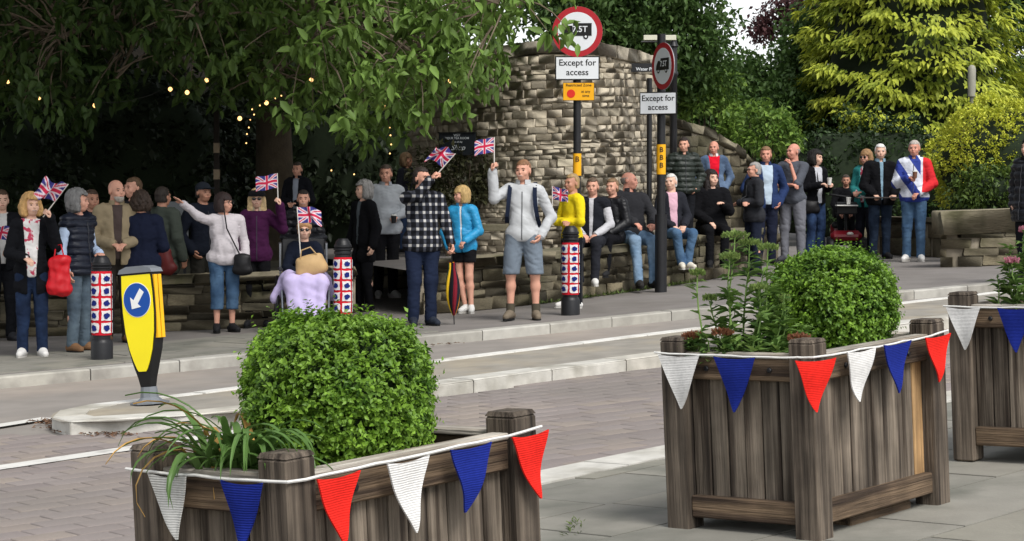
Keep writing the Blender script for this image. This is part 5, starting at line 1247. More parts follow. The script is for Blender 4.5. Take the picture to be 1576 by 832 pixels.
    for i in (0, 1):
        q = L[i]; fd = q['fd']; a = q['an']; f0 = a - fd * .055 + np.array((0, 0, -.045)); f1 = a + fd * .15 + np.array((0, 0, -.052)); mid = a + fd * .06 + np.array((0, 0, -.035))
        zb = a[2] - .088
        post = (lambda f, X, Y, Z, zb=zb: np.maximum(f, zb - Z + 0 * X)) if abs(fd[2]) < .3 else None
        V, Q = sdf_mesh([rc(f0, mid, .042, .045), rc(mid, f1, .046, .036), rc(a + np.array((0, 0, -.03)), a + np.array((0, .0, .0)), .045, .043)], .011, .02, 0, post)
        so = link('shoe', mesh_np('shoe', V, Q, cloth(shoes, 'leather'), True), root)
        if abs(fd[2]) < .3:
            s_ = MB(); n = 14; pr_ = []
            for k_ in range(n):
                t = 2 * math.pi * k_ / n; pr_.append(a + fd * (.05 + .142 * math.cos(t)) + np.array((-fd[1], fd[0], 0)) * .047 * math.sin(t))
            s_.add([(p[0], p[1], zb - .004) for p in pr_] + [(p[0], p[1], zb + .016) for p in pr_], [tuple(range(n - 1, -1, -1)), tuple(range(n, 2 * n))] + [(j, (j + 1) % n, n + (j + 1) % n, n + j) for j in range(n)]); s_.build('sole', M('shoe_sole', 'b9b6b0', .8) if shoes > '9' else M('shoe_sole_dark', '141414', .8), so)
        if sock:
            MB().tube([tuple(a + np.array((0, .005, -.01))), tuple(a + np.array((0, .008, .09)))], [.047, .049], 12).build('sock', cloth(sock), root, True)
    Rw = Matrix.Rotation(rad(yaw), 3, 'Z'); wpt = lambda p: Vector(loc) + Rw @ (Vector(p) * sc)
    info = dict(root=root, hands=[wpt(x) for x in hand_c], L=L, up=lambda p: wpt(up(p)), lp=up, sc=sc, head=wpt(hc), H=H)
    PEOPLE[key or label] = info
    return info
def ball(c, r, n=8):
    mb = MB(); pr = [(math.sin(t) , math.cos(t)) for t in np.linspace(.12, math.pi - .12, n)]; mb.lathe(pr, 10); mb.v = [(c[0] + x * r[0], c[1] + y * r[1], c[2] + z * r[2]) for x, y, z in mb.v]; return mb
def dome(c, r):
    mb = MB(); mb.lathe([(math.cos(t), math.sin(t)) for t in np.linspace(-.15, 1.5, 8)], 18); mb.v = [(c[0] + x * r[0], c[1] + y * r[1], c[2] + z * r[2]) for x, y, z in mb.v]; return mb
def lump(c, r):
    mb = ball(c, r, 14); V = np.array(mb.v); d = (V - np.array(c)); V = V + d * (.14 * vnoise(V, 70, 2))[:, None]; mb.v = [tuple(v) for v in V]; return mb
MB.vf = lambda s: (s.v, s.f)
# ------------------------------------------------------------------ the crowd
def stand(px, ytop, yfoot, Hmax=None):
    """foot point on the pavement and standing height that reaches the pixel row of the head top"""
    g = gp(px, yfoot); return g, at(px, ytop, g.y).z - g.z
def plaid_mat():
    m = M('plaid', '16161a', .9, .1, 8, .3, 140, spec=.15); n = m.node_tree.nodes; Lk = m.node_tree.links; tc = n.new('ShaderNodeTexCoord'); sx = n.new('ShaderNodeSeparateXYZ'); Lk.new(tc.outputs['Object'], sx.inputs[0])
    def bands(o, s, th):
        a = n.new('ShaderNodeMath'); a.operation = 'MULTIPLY'; a.inputs[1].default_value = s; Lk.new(o, a.inputs[0]); f = n.new('ShaderNodeMath'); f.operation = 'FRACT'; Lk.new(a.outputs[0], f.inputs[0]); g = n.new('ShaderNodeMath'); g.operation = 'GREATER_THAN'; g.inputs[1].default_value = th; Lk.new(f.outputs[0], g.inputs[0]); return g.outputs[0]
    ad = n.new('ShaderNodeMath'); ad.operation = 'ADD'; Lk.new(bands(sx.outputs['X'], 13, .62), ad.inputs[0]); Lk.new(bands(sx.outputs['Z'], 11, .66), ad.inputs[1])
    r = n.new('ShaderNodeValToRGB'); r.color_ramp.interpolation = 'CONSTANT'; e = r.color_ramp.elements; e[0].color = lin('121318'); e[1].position = .4; e[1].color = lin('3c3e46'); e2 = e.new(.8); e2.color = lin('b4b2ae')
    h2 = n.new('ShaderNodeMath'); h2.operation = 'MULTIPLY'; h2.inputs[1].default_value = .5; Lk.new(ad.outputs[0], h2.inputs[0]); Lk.new(h2.outputs[0], r.inputs[0]); hs_ = [k for k in n if k.bl_idname == 'ShaderNodeHueSaturation'][0]; Lk.new(r.outputs[0], hs_.inputs['Color']); return m
def patch_mat(name, base, spots, scale=9, lo=.5, hi=.53):
    return M(name, base, .9, .1, 8, .3, 140, spec=.15, col2=spots, c2scale=scale, c2lo=lo, c2hi=hi)
def denim(c, d): return M('denim_' + c, c, .92, .2, 5, .4, 160, spec=.12, col2=d, c2scale=4, c2lo=.4, c2hi=.62)
d_lt, d_md, d_dk, d_nv = denim('7d95ad', '5c7690'), denim('4f6a86', '38506c'), denim('2a3648', '1d2737'), denim('22304a', '182236')
SK1, SK2, SK3, SK4 = 'c9957f', 'd2a892', 'b07f68', 'c58a76'

# left group
g, H = stand(4, 293, 524); person('person in dark coat cut off by the frame beside woman with red bag', g, 20, H, SK2, ('short', '4c3b2e'), ('down', 'hold'), top=dict(c='c9c7c4'), over=dict(c='15161a', open=.05, hem=.82), bottom=dict(c='15161a'), shoes='26262a', key='edge')
g, H = stand(50, 299, 549); person('blonde woman in long black coat and white flag-print top waving a flag', g, 12, H, SK2, ('wavy', 'b48f5c'), ('hold', ((.26, -.06, 1.2), (.2, -.2, 1.5))), (.6, 1.1), (20, 0), top=dict(mat=patch_mat('flag_tee', 'd9d6d4', 'b8405a', 14, .55, .6), hem=.86), over=dict(c='121317', open=.085, hem=.68), bottom=dict(mat=d_nv), shoes='d6d4d0', key='blonde', smile=True)
g, H = stand(122, 293, 541); person('grey-haired person in navy quilted gilet and pale blue shirt', g, 62, H, SK1, ('wavy', '6e6d6c'), ('down', 'hold'), head=(25, 0), top=dict(c='aebfd8', hem=.86), over=dict(c='151a28', kind='shiny', hem=.83, sleeve=0, puff=.075, infl=.026), bottom=dict(mat=denim('5c6a74', '4a5763')), shoes='7b5a3e', key='gilet', w=1.05)
g, H = stand(181, 277, 527); person('bald white-bearded man in beige jacket behind the bollard', g, 15, H, SK1, None, ('hold', 'hold'), head=(25, 0), top=dict(c='4a3f3c'), over=dict(c='8f8168', open=.05, hem=.84, collar=True), bottom=dict(c='302c28'), shoes='7b5a3e', beard='a39c93', key='beige', w=1.05)
g = on_ground(142, 24.6); person('person with reddish face mostly hidden behind navy gilet', g, 30, 1.62, SK3, ('short', '4a3a30'), over=dict(c='1d1d22'), bottom=dict(c='1a1a1e'))
g = on_ground(205, 24.9); person('person with brown hair mostly hidden behind bearded man', g, -40, 1.74, SK1, ('short', '5a4634'), over=dict(c='24242a'), bottom=dict(c='1a1a1e'))
g, H = stand(218, 297, 525); person('dark curly-haired woman in navy jacket seen from behind', g, 195, H, SK1, ('curly', '33271f'), ('hold', 'hold'), over=dict(c='171c2e', hem=.80, infl=.024), bottom=dict(c='8f8d8a'), shoes='1c1a1a', w=1.1)
g, H = stand(252, 318, 508); person('person in grey-green coat carrying a dark red bag in shade', g, 150, 1.62, SK3, ('short', '2d2621'), ('down', 'down'), over=dict(c='40463f', hem=.7, infl=.026), bottom=dict(c='1a1c24'), key='greengrey')
g, H = stand(314, 281, 503); person('man in dark cap and navy jacket behind woman in white jumper', g, 40, H, SK3, ('short', '2d2621'), ('pocket', 'down'), over=dict(c='161a24', hem=.86, infl=.022), bottom=dict(c='2b2a26'), shoes='c9c7c2', hat='cap')
g, H = stand(346, 298, 511); person('woman in white jumper and denim capris stretching out her arm', g, 22, H, SK1, ('bob', '2a1e1c'), (((-.36, -.08, 1.47), (-.56, -.16, 1.62)), 'down'), (.05, .6), (40, 0), top=dict(c='c6bfc2', hem=.85, infl=.02), bottom=dict(mat=d_md, kind='capri'), shoes='17171a', glasses='clear', key='white_jumper', w=1.16, belly=.03)
g, H = stand(396, 292, 503); person('blonde woman in purple hooded jacket and dark hat holding up a flag', g, 5, H, SK2, ('long', 'c2a77c'), ('down', ((.33, -.1, 1.25), (.3, -.2, 1.55))), (.5, 1.1), over=dict(c='3c1738', hem=.84, collar='b5a58c'), top=dict(c='b5a58c'), bottom=dict(c='111114', infl=.01), shoes='1a1a1d', hat='beret', glasses='sun', key='purple')
g = on_ground(458, 28.6, WALLH - .02); person('man in dark suit standing above the wheelchair on the terrace', g, -15, at(458, 250, 28.6).z - g.z, SK1, ('short', '3a322c'), ('hold', 'hold'), top=dict(c='8d93a0'), over=dict(c='15161b', open=.05, hem=.8, collar=True), bottom=dict(c='15161b'))
g = on_ground(467, 25.4); person('dark-jacketed woman with a flag standing behind the wheelchair', g, 5, at(464, 293, 25.4).z - g.z, SK1, ('short', '2a2320'), ('hold', 'hold'), (1.1, .6), over=dict(c='16171c', kind='shiny', puff=.09, hem=.84, infl=.026), bottom=dict(c='15151a'), smile=True, key='behind_chair')
g, H = stand(560, 279, 478); person('woman with long grey hair in black coat beside crochet bollard', g, -48, H, SK2, ('wavy', '8e8b88'), ('down', 'down'), head=(-15, 0), top=dict(c='50565a'), over=dict(c='0f0f12', open=.04, hem=.66, infl=.024), bottom=dict(c='101013'), key='grey_hair')
g, H = stand(594, 254, 458); person('man in pale grey hoodie holding a drink by the wall gap', g, 20, H, SK1, ('short', '4b4038'), ('down', 'hold'), (.5, 1.0), (-25, 0), top=dict(c='9a9ea3', hem=.84, infl=.026, collar=True), bottom=dict(c='121215'), shoes='bdbbb6', w=1.1, key='hoodie')
g = on_ground(626, 31.4, WALLH); person('short-haired woman in dark top on the steps behind man in plaid', g, 60, at(622, 236, 31.4).z - g.z, SK3, ('bob', '6a543c'), ('hold', 'hold'), over=dict(c='1a1b22'), bottom=dict(c='2d3c58'))
g, H = stand(650, 258, 501); person('man in black and white plaid shirt waving a flag with umbrella in hand', g, 18, H, SK1, ('short', '2a231f'), (((-.12, -.22, 1.44), (.02, -.3, 1.63)), ((.27, -.02, 1.14), (.30, -.12, .90))), (1.1, 1.0), (25, 0), top=dict(mat=plaid_mat(), hem=.82, infl=.028, sleeve=.96), bottom=dict(c='1c2438', infl=.022), shoes='1e2430', key='plaid', w=1.1, belly=.02)
g, H = stand(714, 287, 481); person('blonde woman in bright blue jacket and black shorts leaning by wall', g, -14, H, SK1, ('bob', 'b99a66'), ('pocket', 'lap'), (.5, .8), (-45, 0), (0, -3), top=dict(c='d8d8d6'), over=dict(c='2a8fc0', kind='shiny', open=.012, hem=.84, collar=True), bottom=dict(c='141417', kind='short_shorts'), shoes='cfcdc9', key='blue', legs=dict(knee=((-.06, -.03, .5), (.09, -.05, .5)), ankle=((.04, -.06, .09), (.13, -.09, .09))))
g, H = stand(805, 246, 492); person('tall man in white fleece, grey shorts and backpack holding a flag high', g, -6, H, SK1, ('crop', '7b5940'), (((-.31, -.10, 1.33), (-.315, -.16, 1.62)), 'pocket'), (1.2, .6), (-12, 0), top=dict(c='b3b5b7', zip=1, hem=.86, infl=.022, collar=True), bottom=dict(c='6b7580', kind='shorts', infl=.022), shoes='6e6354', sock='4c473c', key='fleece', smile=True, stance=.14)
g, H = stand(880, 268, 474); person('woman in yellow jumper standing behind the crochet bollard', g, -55, H, SK3, ('short', '9a805a'), ('fold', 'fold'), head=(10, 0), top=dict(c='d9c21f', hem=.9, infl=.02), bottom=dict(c='14161c'), shoes='d2d0cc', key='yellow')

# seated along the wall
def seat(px, ywall=None, inset=.14):
    xs_ = [788 + F * p.x / p.y for p in W_R]; y = float(np.interp(px, xs_, [p.y for p in W_R])) + inset; g = on_ground(px, y); g.z += WALLH + .10; return g
def sitpose(kf=.40, kz=.0, ax=.1, ay=.40, az=-.42, dx=0, foot=None):
    s = dict(z=0.0, knee=[(-.12 + dx, -kf, .905 + kz), (.12 + dx, -kf, .905 + kz)], ankle=[(-ax + dx * 1.4, -ay, .91 + az), (ax + dx * 1.4, -ay, .91 + az)])
    if foot: s['foot'] = foot
    return s
g = seat(912); person('person in white top and dark waistcoat seated behind the sign post', g, -12, 1.66, SK1, ('short', '5a4a3c'), ('lap', 'lap'), sit=sitpose(az=-.50), top=dict(c='b5b4b8'), over=dict(c='1d1e24', sleeve=0, open=.03), bottom=dict(c='26272d'), shoes='cfcdc9')
g = seat(942, inset=.3); person('woman in black jacket seated on wall holding a small flag', g, -28, 1.62, SK1, ('short', '7a6148'), ('lap', 'lap'), (1.0, .8), sit=sitpose(az=-.44), over=dict(c='121216', kind='shiny', hem=.86, infl=.024), bottom=dict(c='131317'), key='seated_flag')
g = seat(972, inset=.10); person('bald man in charcoal jacket and faded jeans seated on wall edge', g, 22, 1.80, SK4, ('ring', '8a8079'), ('knee', 'knee'), head=(45, 5), lean=(14, 4), sit=sitpose(.36, -.04, .10, .44, -.55), over=dict(c='2d2d30', hem=.88, infl=.022, collar=True), bottom=dict(mat=d_lt), shoes='22201f', key='charcoal', w=1.08)
g = seat(1034, inset=.12); person('white-haired woman in dark jacket and pink top seated behind pole', g, 18, 1.66, SK2, ('short', 'cac7c2'), ('lap', 'lap'), head=(-40, 0), lean=(4, 0), sit=sitpose(.40, -.0, .05, .38, -.42, .03), top=dict(c='c9a0ae'), over=dict(c='23242a', open=.07, hem=.86), bottom=dict(mat=d_md), shoes='c8c2b4', key='pink')
g = seat(1096, inset=.12); person('long dark-haired woman in black coat seated on the wall end', g, 5, 1.70, SK2, ('long', '1d1615'), ('lap', ((.24, -.1, 1.16), (.12, -.26, 1.24))), lean=(3, 0), head=(20, 0), sit=sitpose(.40, -.02, .10, .40, -.46), over=dict(c='0f0f12', hem=.80, infl=.028), bottom=dict(c='0f0f12'), shoes='121214', w=1.08)
y_ = 30.2; g = on_ground(1052, y_, WALLH - .02); person('dark-haired man in green quilted jacket standing on the terrace', g, 10, at(1052, 212, y_).z - g.z, SK1, ('short', '2a211d'), ('pocket', 'pocket'), head=(-25, 0), over=dict(c='1f2620', kind='shiny', puff=.085, hem=.84, infl=.028, collar=True), bottom=dict(c='17181c'), w=1.1)
y_ = 31.2; g = on_ground(1098, y_, WALLH - .02); person('bald man in red football shirt and denim jacket on terrace', g, 5, at(1097, 217, y_).z - g.z, SK4, ('ring', '6e625a'), ('pocket', 'pocket'), head=(-20, 0), top=dict(c='c9152a', collar='d8d4d4'), over=dict(mat=denim('5c6e86', '46566e'), open=.09, hem=.84), bottom=dict(c='2a3040'), w=1.08)
# group by the gateway
g, H = stand(1160, 250, 424); person('grey-haired man in dark grey jumper with folded arms', g, -72, H, SK1, ('short', '8d8a86'), ('fold', 'fold'), over=dict(c='2b2c30', hem=.83, infl=.024, collar=True), bottom=dict(c='1d2230'), glasses='clear', w=1.08)
g, H = stand(1178, 226, 408); person('man in open blue jacket over pale printed shirt', g, 12, H, SK4, ('short', '7a5c42'), ('pocket', 'pocket'), head=(-20, 0), top=dict(c='a9b8c6'), over=dict(c='27365a', open=.085, hem=.84, collar=True), bottom=dict(c='1c2030'), w=1.08)
g, H = stand(1220, 221, 403); person('bald man in grey t-shirt and trousers resting chin on hand', g, -28, H, SK4, ('ring', '8f867e'), (((-.26, -.05, 1.13), (.06, -.22, 1.14)), 'chin'), (.7, 1.0), (-25, 0), top=dict(c='4f525a', hem=.86, sleeve=.46, infl=.018), bottom=dict(c='6f7077', infl=.02), shoes='3a3a40', key='chin', belly=.035, w=1.06, stance=.13)
g, H = stand(1255, 232, 398); person('black-haired woman in black jacket holding a paper cup', g, 30, H, SK2, ('wavy', '15110f'), ('cup', 'cup'), (.8, .8), (25, 0), top=dict(c='b9bac0'), over=dict(c='101014', open=.07, hem=.85), bottom=dict(mat=denim('34486a', '1c2942'), flare=.02), shoes='c9c7c3', key='cup')
g, H = stand(1332, 231, 396); person('woman in teal jacket and sunglasses half hidden by white-haired man', g, -38, H, SK1, ('bob', '8a6a48'), ('hold', 'hold'), top=dict(mat=patch_mat('flag_scarf', 'd0c8cc', 'a83a50', 16, .5, .54)), over=dict(c='2e7a78', open=.06, hem=.82), bottom=dict(c='1a1c24'), glasses='sun')
g, H = stand(1354, 222, 398); person('white-haired man in black jacket holding a flat tray', g, 4, H, SK2, ('short', 'cfccc8'), (((-.26, .0, 1.12), (-.15, -.24, .99)), ((.26, .0, 1.12), (.16, -.24, .99))), (1.1, 1.1), (-8, 0), top=dict(c='7f9cae', collar=True), over=dict(c='111114', open=.025, hem=.82, infl=.024), bottom=dict(mat=d_dk), shoes='1b1a1c', key='tray', w=1.05)
uj = M('flag_jacket', 'cdd0da', .8, .1, 6, .25, 80, spec=.25)
def flag_jacket_mat():
    n = uj.node_tree.nodes; Lk = uj.node_tree.links; tc = n.new('ShaderNodeTexCoord'); sx = n.new('ShaderNodeSeparateXYZ'); Lk.new(tc.outputs['Object'], sx.inputs[0])
    def math_(op, a, b):
        m = n.new('ShaderNodeMath'); m.operation = op
        for i, v in enumerate((a, b)):
            if isinstance(v, (int, float)): m.inputs[i].default_value = v
            else: Lk.new(v, m.inputs[i])
        return m.outputs[0]
    X, Z = sx.outputs['X'], sx.outputs['Z']; red = math_('GREATER_THAN', X, .13); diag = math_('ADD', X, math_('MULTIPLY', math_('SUBTRACT', Z, 1.15), .7)); fr = math_('FRACT', math_('MULTIPLY', diag, 3.2), 0)
    blue = math_('MULTIPLY', math_('GREATER_THAN', fr, .55), math_('LESS_THAN', X, .10)); hem = math_('LESS_THAN', Z, .93); blue = math_('MAXIMUM', blue, hem); red = math_('MULTIPLY', red, math_('GREATER_THAN', Z, 1.0))
    def mix(c0, col, f):
        x = n.new('ShaderNodeMix'); x.data_type = 'RGBA'; Lk.new(f, x.inputs[0]); Lk.new(c0, x.inputs[6]); x.inputs[7].default_value = lin(col); return x.outputs[2]
    hsn = [k for k in n if k.bl_idname == 'ShaderNodeHueSaturation'][0]; c0 = hsn.inputs['Color'].links[0].from_socket; Lk.new(mix(mix(c0, '2a3a86', blue), 'c9252c', red), hsn.inputs['Color'])
flag_jacket_mat()
g, H = stand(1406, 216, 402); person('man in red, white and blue flag jacket, jeans and white trainers', g, -14, H, SK4, ('crop', 'a59c94'), (((-.25, -.02, 1.13), (-.06, -.24, 1.2)), ((.27, .0, 1.13), (.08, -.24, 1.0))), (1.0, .6), (-5, 0), over=dict(mat=uj, hem=.86, infl=.026, collar=True), bottom=dict(mat=d_md), shoes='dcdad7', key='flagman')
g = on_ground(1584, 27.0); person('person in black hooded quilted coat cut off by the frame near the garden wall', g, -60, at(1568, 212, 27.0).z - g.z, SK2, ('long', '121214'), ('pocket', 'down'), over=dict(c='15171e', kind='shiny', puff=.09, hem=.74, infl=.03, collar=True), bottom=dict(c='14151a'), w=1.1)

# ------------------------------------------------------------------ wheelchair and its sitter
wc = gp(466, 512); wc.y += .2; wc.z = P(wc.x, wc.y)
chair = thing('wheelchair', 'dark wheelchair carrying elderly woman under lilac blanket', 'wheelchair', wc, rad(8)); dkm = M('chair_frame', '1a1a1d', .4, .1, spec=.5); silver = M('chair_silver', '8a8d92', .3, .05, metal=.8)
for s in (-1, 1):
    wh = MB().tube([(s * .29, .12 + .29 * math.cos(a), .30 + .29 * math.sin(a)) for a in np.linspace(0, 2 * math.pi, 29)], .018, 8).build('rear_wheel', dkm, chair, True)
    sp = MB(); [sp.tube([(s * .29, .12, .3), (s * .29, .12 + .28 * math.cos(a), .3 + .28 * math.sin(a))], .003, 4) for a in np.linspace(0, 2 * math.pi, 13)[:-1]]; sp.build('spokes', silver, wh)
    MB().tube([(s * .24, -.36 + .08 * math.cos(a), .09 + .07 * math.sin(a)) for a in np.linspace(0, 2 * math.pi, 17)], .018, 8).build('front_castor', dkm, chair, True)
    MB().tube([(s * .25, .22, .95), (s * .25, .22, .45), (s * .25, -.28, .45), (s * .24, -.36, .1)], .013, 8).build('side_frame', silver, chair, True)
    MB().box((s * .26, -.02, .68), (.05, .34, .03), bev=.008).build('armrest', dkm, chair)
    MB().box((s * .1, -.46, .1), (.14, .16, .015), bev=.004).build('footplate', dkm, chair)
    MB().tube([(s * .25, .22, .95), (s * .25, .36, .95)], .016, 8).build('push_handle', dkm, chair, True)
MB().box((0, -.03, .40), (.46, .46, .05), bev=.012).build('seat', dkm, chair); MB().box((0, .22, .75), (.46, .03, .5), bev=.012).build('backrest', dkm, chair)
gs = wc + Vector((0, .06, .36)); gs.z += .08
lady = person('elderly woman in dark coat, brown fluffy hat and sunglasses in wheelchair', gs, 8, 1.42, SK2, ('short', '9b8064'), ('lap', 'lap'), (.8, .8), lean=(12, 0), sit=sitpose(.40, -.02, .09, .42, -.40), over=dict(c='131825', hem=.86, infl=.024), bottom=dict(c='22222a'), shoes='1b1b1d', hat='fluffy', glasses='sun', key='lady')
def blanket():
    m = M('lilac_blanket', 'c3b6de', .95, .12, 12, .5, spec=.1, wave=30); root = thing('lilac_blanket', 'lilac knitted blanket draped over lap in the wheelchair', 'blanket', wc + Vector((0, 0, -.13)), rad(8))
    pr = [rc((-.16, -.05, .70), (-.15, -.42, .68), .1, .085), rc((.16, -.05, .70), (.15, -.42, .68), .1, .085), rc((0, -.05, .71), (0, -.42, .69), .1, .085), rc((-.15, -.44, .66), (-.10, -.50, .27), .08, .06), rc((.15, -.44, .66), (.10, -.50, .24), .08, .06), rc((0, -.45, .66), (0, -.52, .25), .08, .06), rc((-.22, -.1, .68), (-.32, -.12, .50), .055, .05), rc((.22, -.15, .68), (.26, -.2, .52), .06, .05)]
    def post(f, X, Y, Z): return f + .010 * np.sin(X * 48 + Z * 5) * np.clip((.66 - Z) * 4, 0, 1) + .004 * vnoise(np.stack(np.broadcast_arrays(X, Y, Z), -1), 30, 3)
    V, Q = sdf_mesh(pr, .012, .05, .006, post); link('cloth', mesh_np('cloth', V, Q, m, True), root)
blanket()
def handbag(name, label, loc, size, mat, rz=0, tilt=0, strap=None, cat='bag'):
    root = thing(name, label, cat, loc, rz); x, y, z = size; mb = MB().box((0, 0, 0), size, None, .86, 0); R = Matrix.Rotation(tilt, 3, 'Y')
    V, Q = sdf_mesh([el((0, 0, -z * .05), (x * .55, y * .6, z * .55)), rc((-x * .4, 0, -z * .35), (x * .4, 0, -z * .35), y * .45, y * .45), rc((-x * .36, 0, z * .3), (x * .36, 0, z * .3), y * .3, y * .3)], .012, .03)
    V = V @ np.array(R).T; link('pouch', mesh_np('pouch', V, Q, mat, True), root)
    if strap: MB().tube([R @ Vector(p) for p in strap], .008, 6).build('strap', mat, root, True)
    return root
handbag('tan_handbag', 'tan leather handbag resting on lilac blanket', wc + Matrix.Rotation(rad(8), 3, 'Z') @ Vector((.05, -.36, .74)), (.30, .12, .2), M('tan_leather', 'b39468', .6, .12, 10, .2, 60), rad(8), rad(-14), [(-.1, -.03, .06), (-.06, -.05, .17), (.04, -.05, .18), (.1, -.03, .06)])

# mobility scooter with rider
ms = on_ground(1302, 35.6); scoot = thing('mobility_scooter', 'dark red mobility scooter parked in the shaded gateway', 'scooter', ms, rad(-8)); mr = M('scooter_red', '7a1220', .3, .1, 5, spec=.6); mk = M('scooter_black', '111113', .5, .1)
for x, y in ((-.24, -.45), (.24, -.45), (-.26, .42), (.26, .42)):
    wl = MB().lathe([(.07, -.05), (.15, -.05), (.165, -.03), (.165, .03), (.15, .05), (.07, .05)], 20).build('wheel', mk, scoot, True); wl.location = (x, y, .165); wl.rotation_euler = (0, math.pi / 2, 0)
    hb = MB().lathe([(.07, -.04), (.075, 0), (.07, .04)], 12).build('hub', silver, wl, True)
MB().box((0, 0, .24), (.44, .95, .08), bev=.03).build('deck', mk, scoot); MB().box((0, -.42, .36), (.50, .3, .16), bev=.06).build('front_shroud', mr, scoot); MB().box((0, .36, .42), (.5, .4, .3), bev=.06).build('rear_shroud', mr, scoot)
MB().lathe([(.05, 0), (.055, .02), (.03, .04)], 12).build('headlight', M('headlamp', 'd8d4cc', .3, .05), scoot).location = (.06, -.58, .38); bpy.data.objects[scoot.children[-1].name].rotation_euler = (math.pi / 2, 0, 0)
MB().tube([(0, -.36, .4), (0, -.26, .98)], .03, 10).build('tiller', mk, scoot, True); MB().tube([(-.27, -.2, 1.02), (0, -.27, .98), (.27, -.2, 1.02)], .018, 8).build('handlebar', mk, scoot, True)
MB().box((0, -.52, .8), (.34, .24, .2), bev=.02).build('basket', mk, scoot); MB().box((0, .3, .52), (.46, .44, .1), bev=.03).build('seat', mk, scoot); MB().box((0, .54, .88), (.44, .08, .5), bev=.03).build('backrest', mk, scoot)
gs = ms + Matrix.Rotation(rad(-8), 3, 'Z') @ Vector((0, .30, .52)); gs.z += .07
person('person in black seated on the mobility scooter in shade', gs, -8, 1.42, SK3, ('short', '3c332c'), ('knee', 'knee'), sit=sitpose(.38, -.0, .1, .40, -.34), over=dict(c='141417'), bottom=dict(c='151518'))
o = MB().box((0, 0, 0), (.34, .22, .02), bev=.006).build('paper_tray', M('paper_white', 'c9c7c2', .7)); o.location = at(1303, 316, 34.9) ; tag(o, 'pale tray across the mobility scooter handlebars', 'tray')

# ------------------------------------------------------------------ flags
def union(u, v):
    """colour of the flag at u,v in 0..1 (2:1)"""
    x, y = u * 60, v * 30; b, wh, r = lin('3d3d86'), lin('e8dae3'), lin('d22c50')
    if abs(y - 15) < 3 or abs(x - 30) < 3: return r
    if abs(y - 15) < 5 or abs(x - 30) < 5: return wh
    d1 = (x - 2 * y) / math.sqrt(5); d2 = (x - 60 + 2 * y) / math.sqrt(5)
    q1, q2 = (d1 < 0), (d2 < 0)
    if abs(d1) < 1.1 + .0: return r
    if abs(d2) < 1.1: return r
    if abs(d1) < 3.2 or abs(d2) < 3.2: return wh
    return b
flag_m = M('flag_cloth', (.5, .5, .5), .8, .04, 8, attr='Col', transl=.25); stick_m = M('flag_stick', 'd2cdc6', .6, .05)
def flag(label, hand, tipdir, flydir, ln=.42, W=.30, Hh=.20, seed=0, ruffle=.02, group='small union flags waved by spectators'):
    root = thing('hand_flag', label, 'flag', hand, group=group); t = Vector(tipdir).normalized(); f = Vector(flydir); f = (f - t * f.dot(t)).normalized(); nn = t.cross(f)
    MB().tube([-t * .07, t * ln], .006, 7).build('stick', stick_m, root, True); top = t * (ln - .005); nu, nv = 48, 30; g = random.Random(seed); ph = g.uniform(0, 6); V = []; Cc = []
    for j in range(nv + 1):
        for i in range(nu + 1):
            u, v = i / nu, j / nv; wv = ruffle * math.sin(u * 9 + ph + v * 2) * (u + .1) + ruffle * .5 * math.sin(u * 17 + v * 6 + ph) * u
            p = top - t * (Hh * (1 - v)) + f * (W * u * (1 - ruffle * 2)) + nn * wv + t * (ruffle * .8 * math.sin(u * 7 + ph) * u) - Vector((0, 0, 1)) * (.05 * u * u); V.append(p[:]); Cc.append(union(u, v))
    Q = [(j * (nu + 1) + i, j * (nu + 1) + i + 1, (j + 1) * (nu + 1) + i + 1, (j + 1) * (nu + 1) + i) for j in range(nv) for i in range(nu)]
    link('flag_cloth', mesh_np('flag_cloth', V, Q, flag_m, True, colattr=Cc), root)
def hnd(k, i): return PEOPLE[k]['hands'][i]
def toward(a, px, py, dy=-.05): b = at(px, py, a.y + dy); return b - a
a = hnd('blonde', 1); flag('rumpled flag waved by the blonde woman in black coat', a, toward(a, 92, 300), (-.4, -.5, .25), .36, .30, .22, 1, .035)
a = hnd('edge', 1); flag('small flag held low at the frame edge beside blonde woman', a, (.25, -.2, .8), (-1, -.2, 0), .3, .24, .16, 2)
a = hnd('purple', 1); flag('flag held up by the woman in purple jacket', a, (-.02, -.05, 1), (-1, -.25, -.1), .30, .25, .16, 3)
a = hnd('behind_chair', 0); flag('flag in front of the dark-jacketed woman behind wheelchair', a, toward(a, 462, 290, -.1), (.6, -.6, -.1), .40, .22, .15, 4, .03)
a = PEOPLE['lady']['head'] + Vector((-.03, .25, .02)); a = at(452, 352, wc.y - .05)
flag('flag fixed to wheelchair above the elderly woman', hnd('lady', 0) + Vector((-.0, .02, 0)), at(457, 318, wc.y - .1) - hnd('lady', 0), (1, -.2, -.12), (at(457, 318, wc.y - .1) - hnd('lady', 0)).length, .27, .17, 5)
a = hnd('plaid', 0); flag('fluttering flag waved by the man in plaid shirt', a, toward(a, 692, 246), (-.5, -.3, .85), .30, .26, .2, 6, .04)
a = hnd('fleece', 0); flag('flag held high by tall man in white fleece', a, (0, -.02, 1), (-1, -.12, .0), .30, .22, .16, 7, .012)
a = hnd('yellow', 0); flag('flag held between man in fleece and woman in yellow', at(850, 322, PEOPLE['fleece']['head'].y + .3), (.0, -.05, 1), (1, -.4, -.1), .26, .2, .14, 8)
a = hnd('seated_flag', 0); flag('small flag in the lap of seated woman in black', a, (-.5, -.2, .55), (-.3, -.3, -.8), .2, .2, .13, 9)

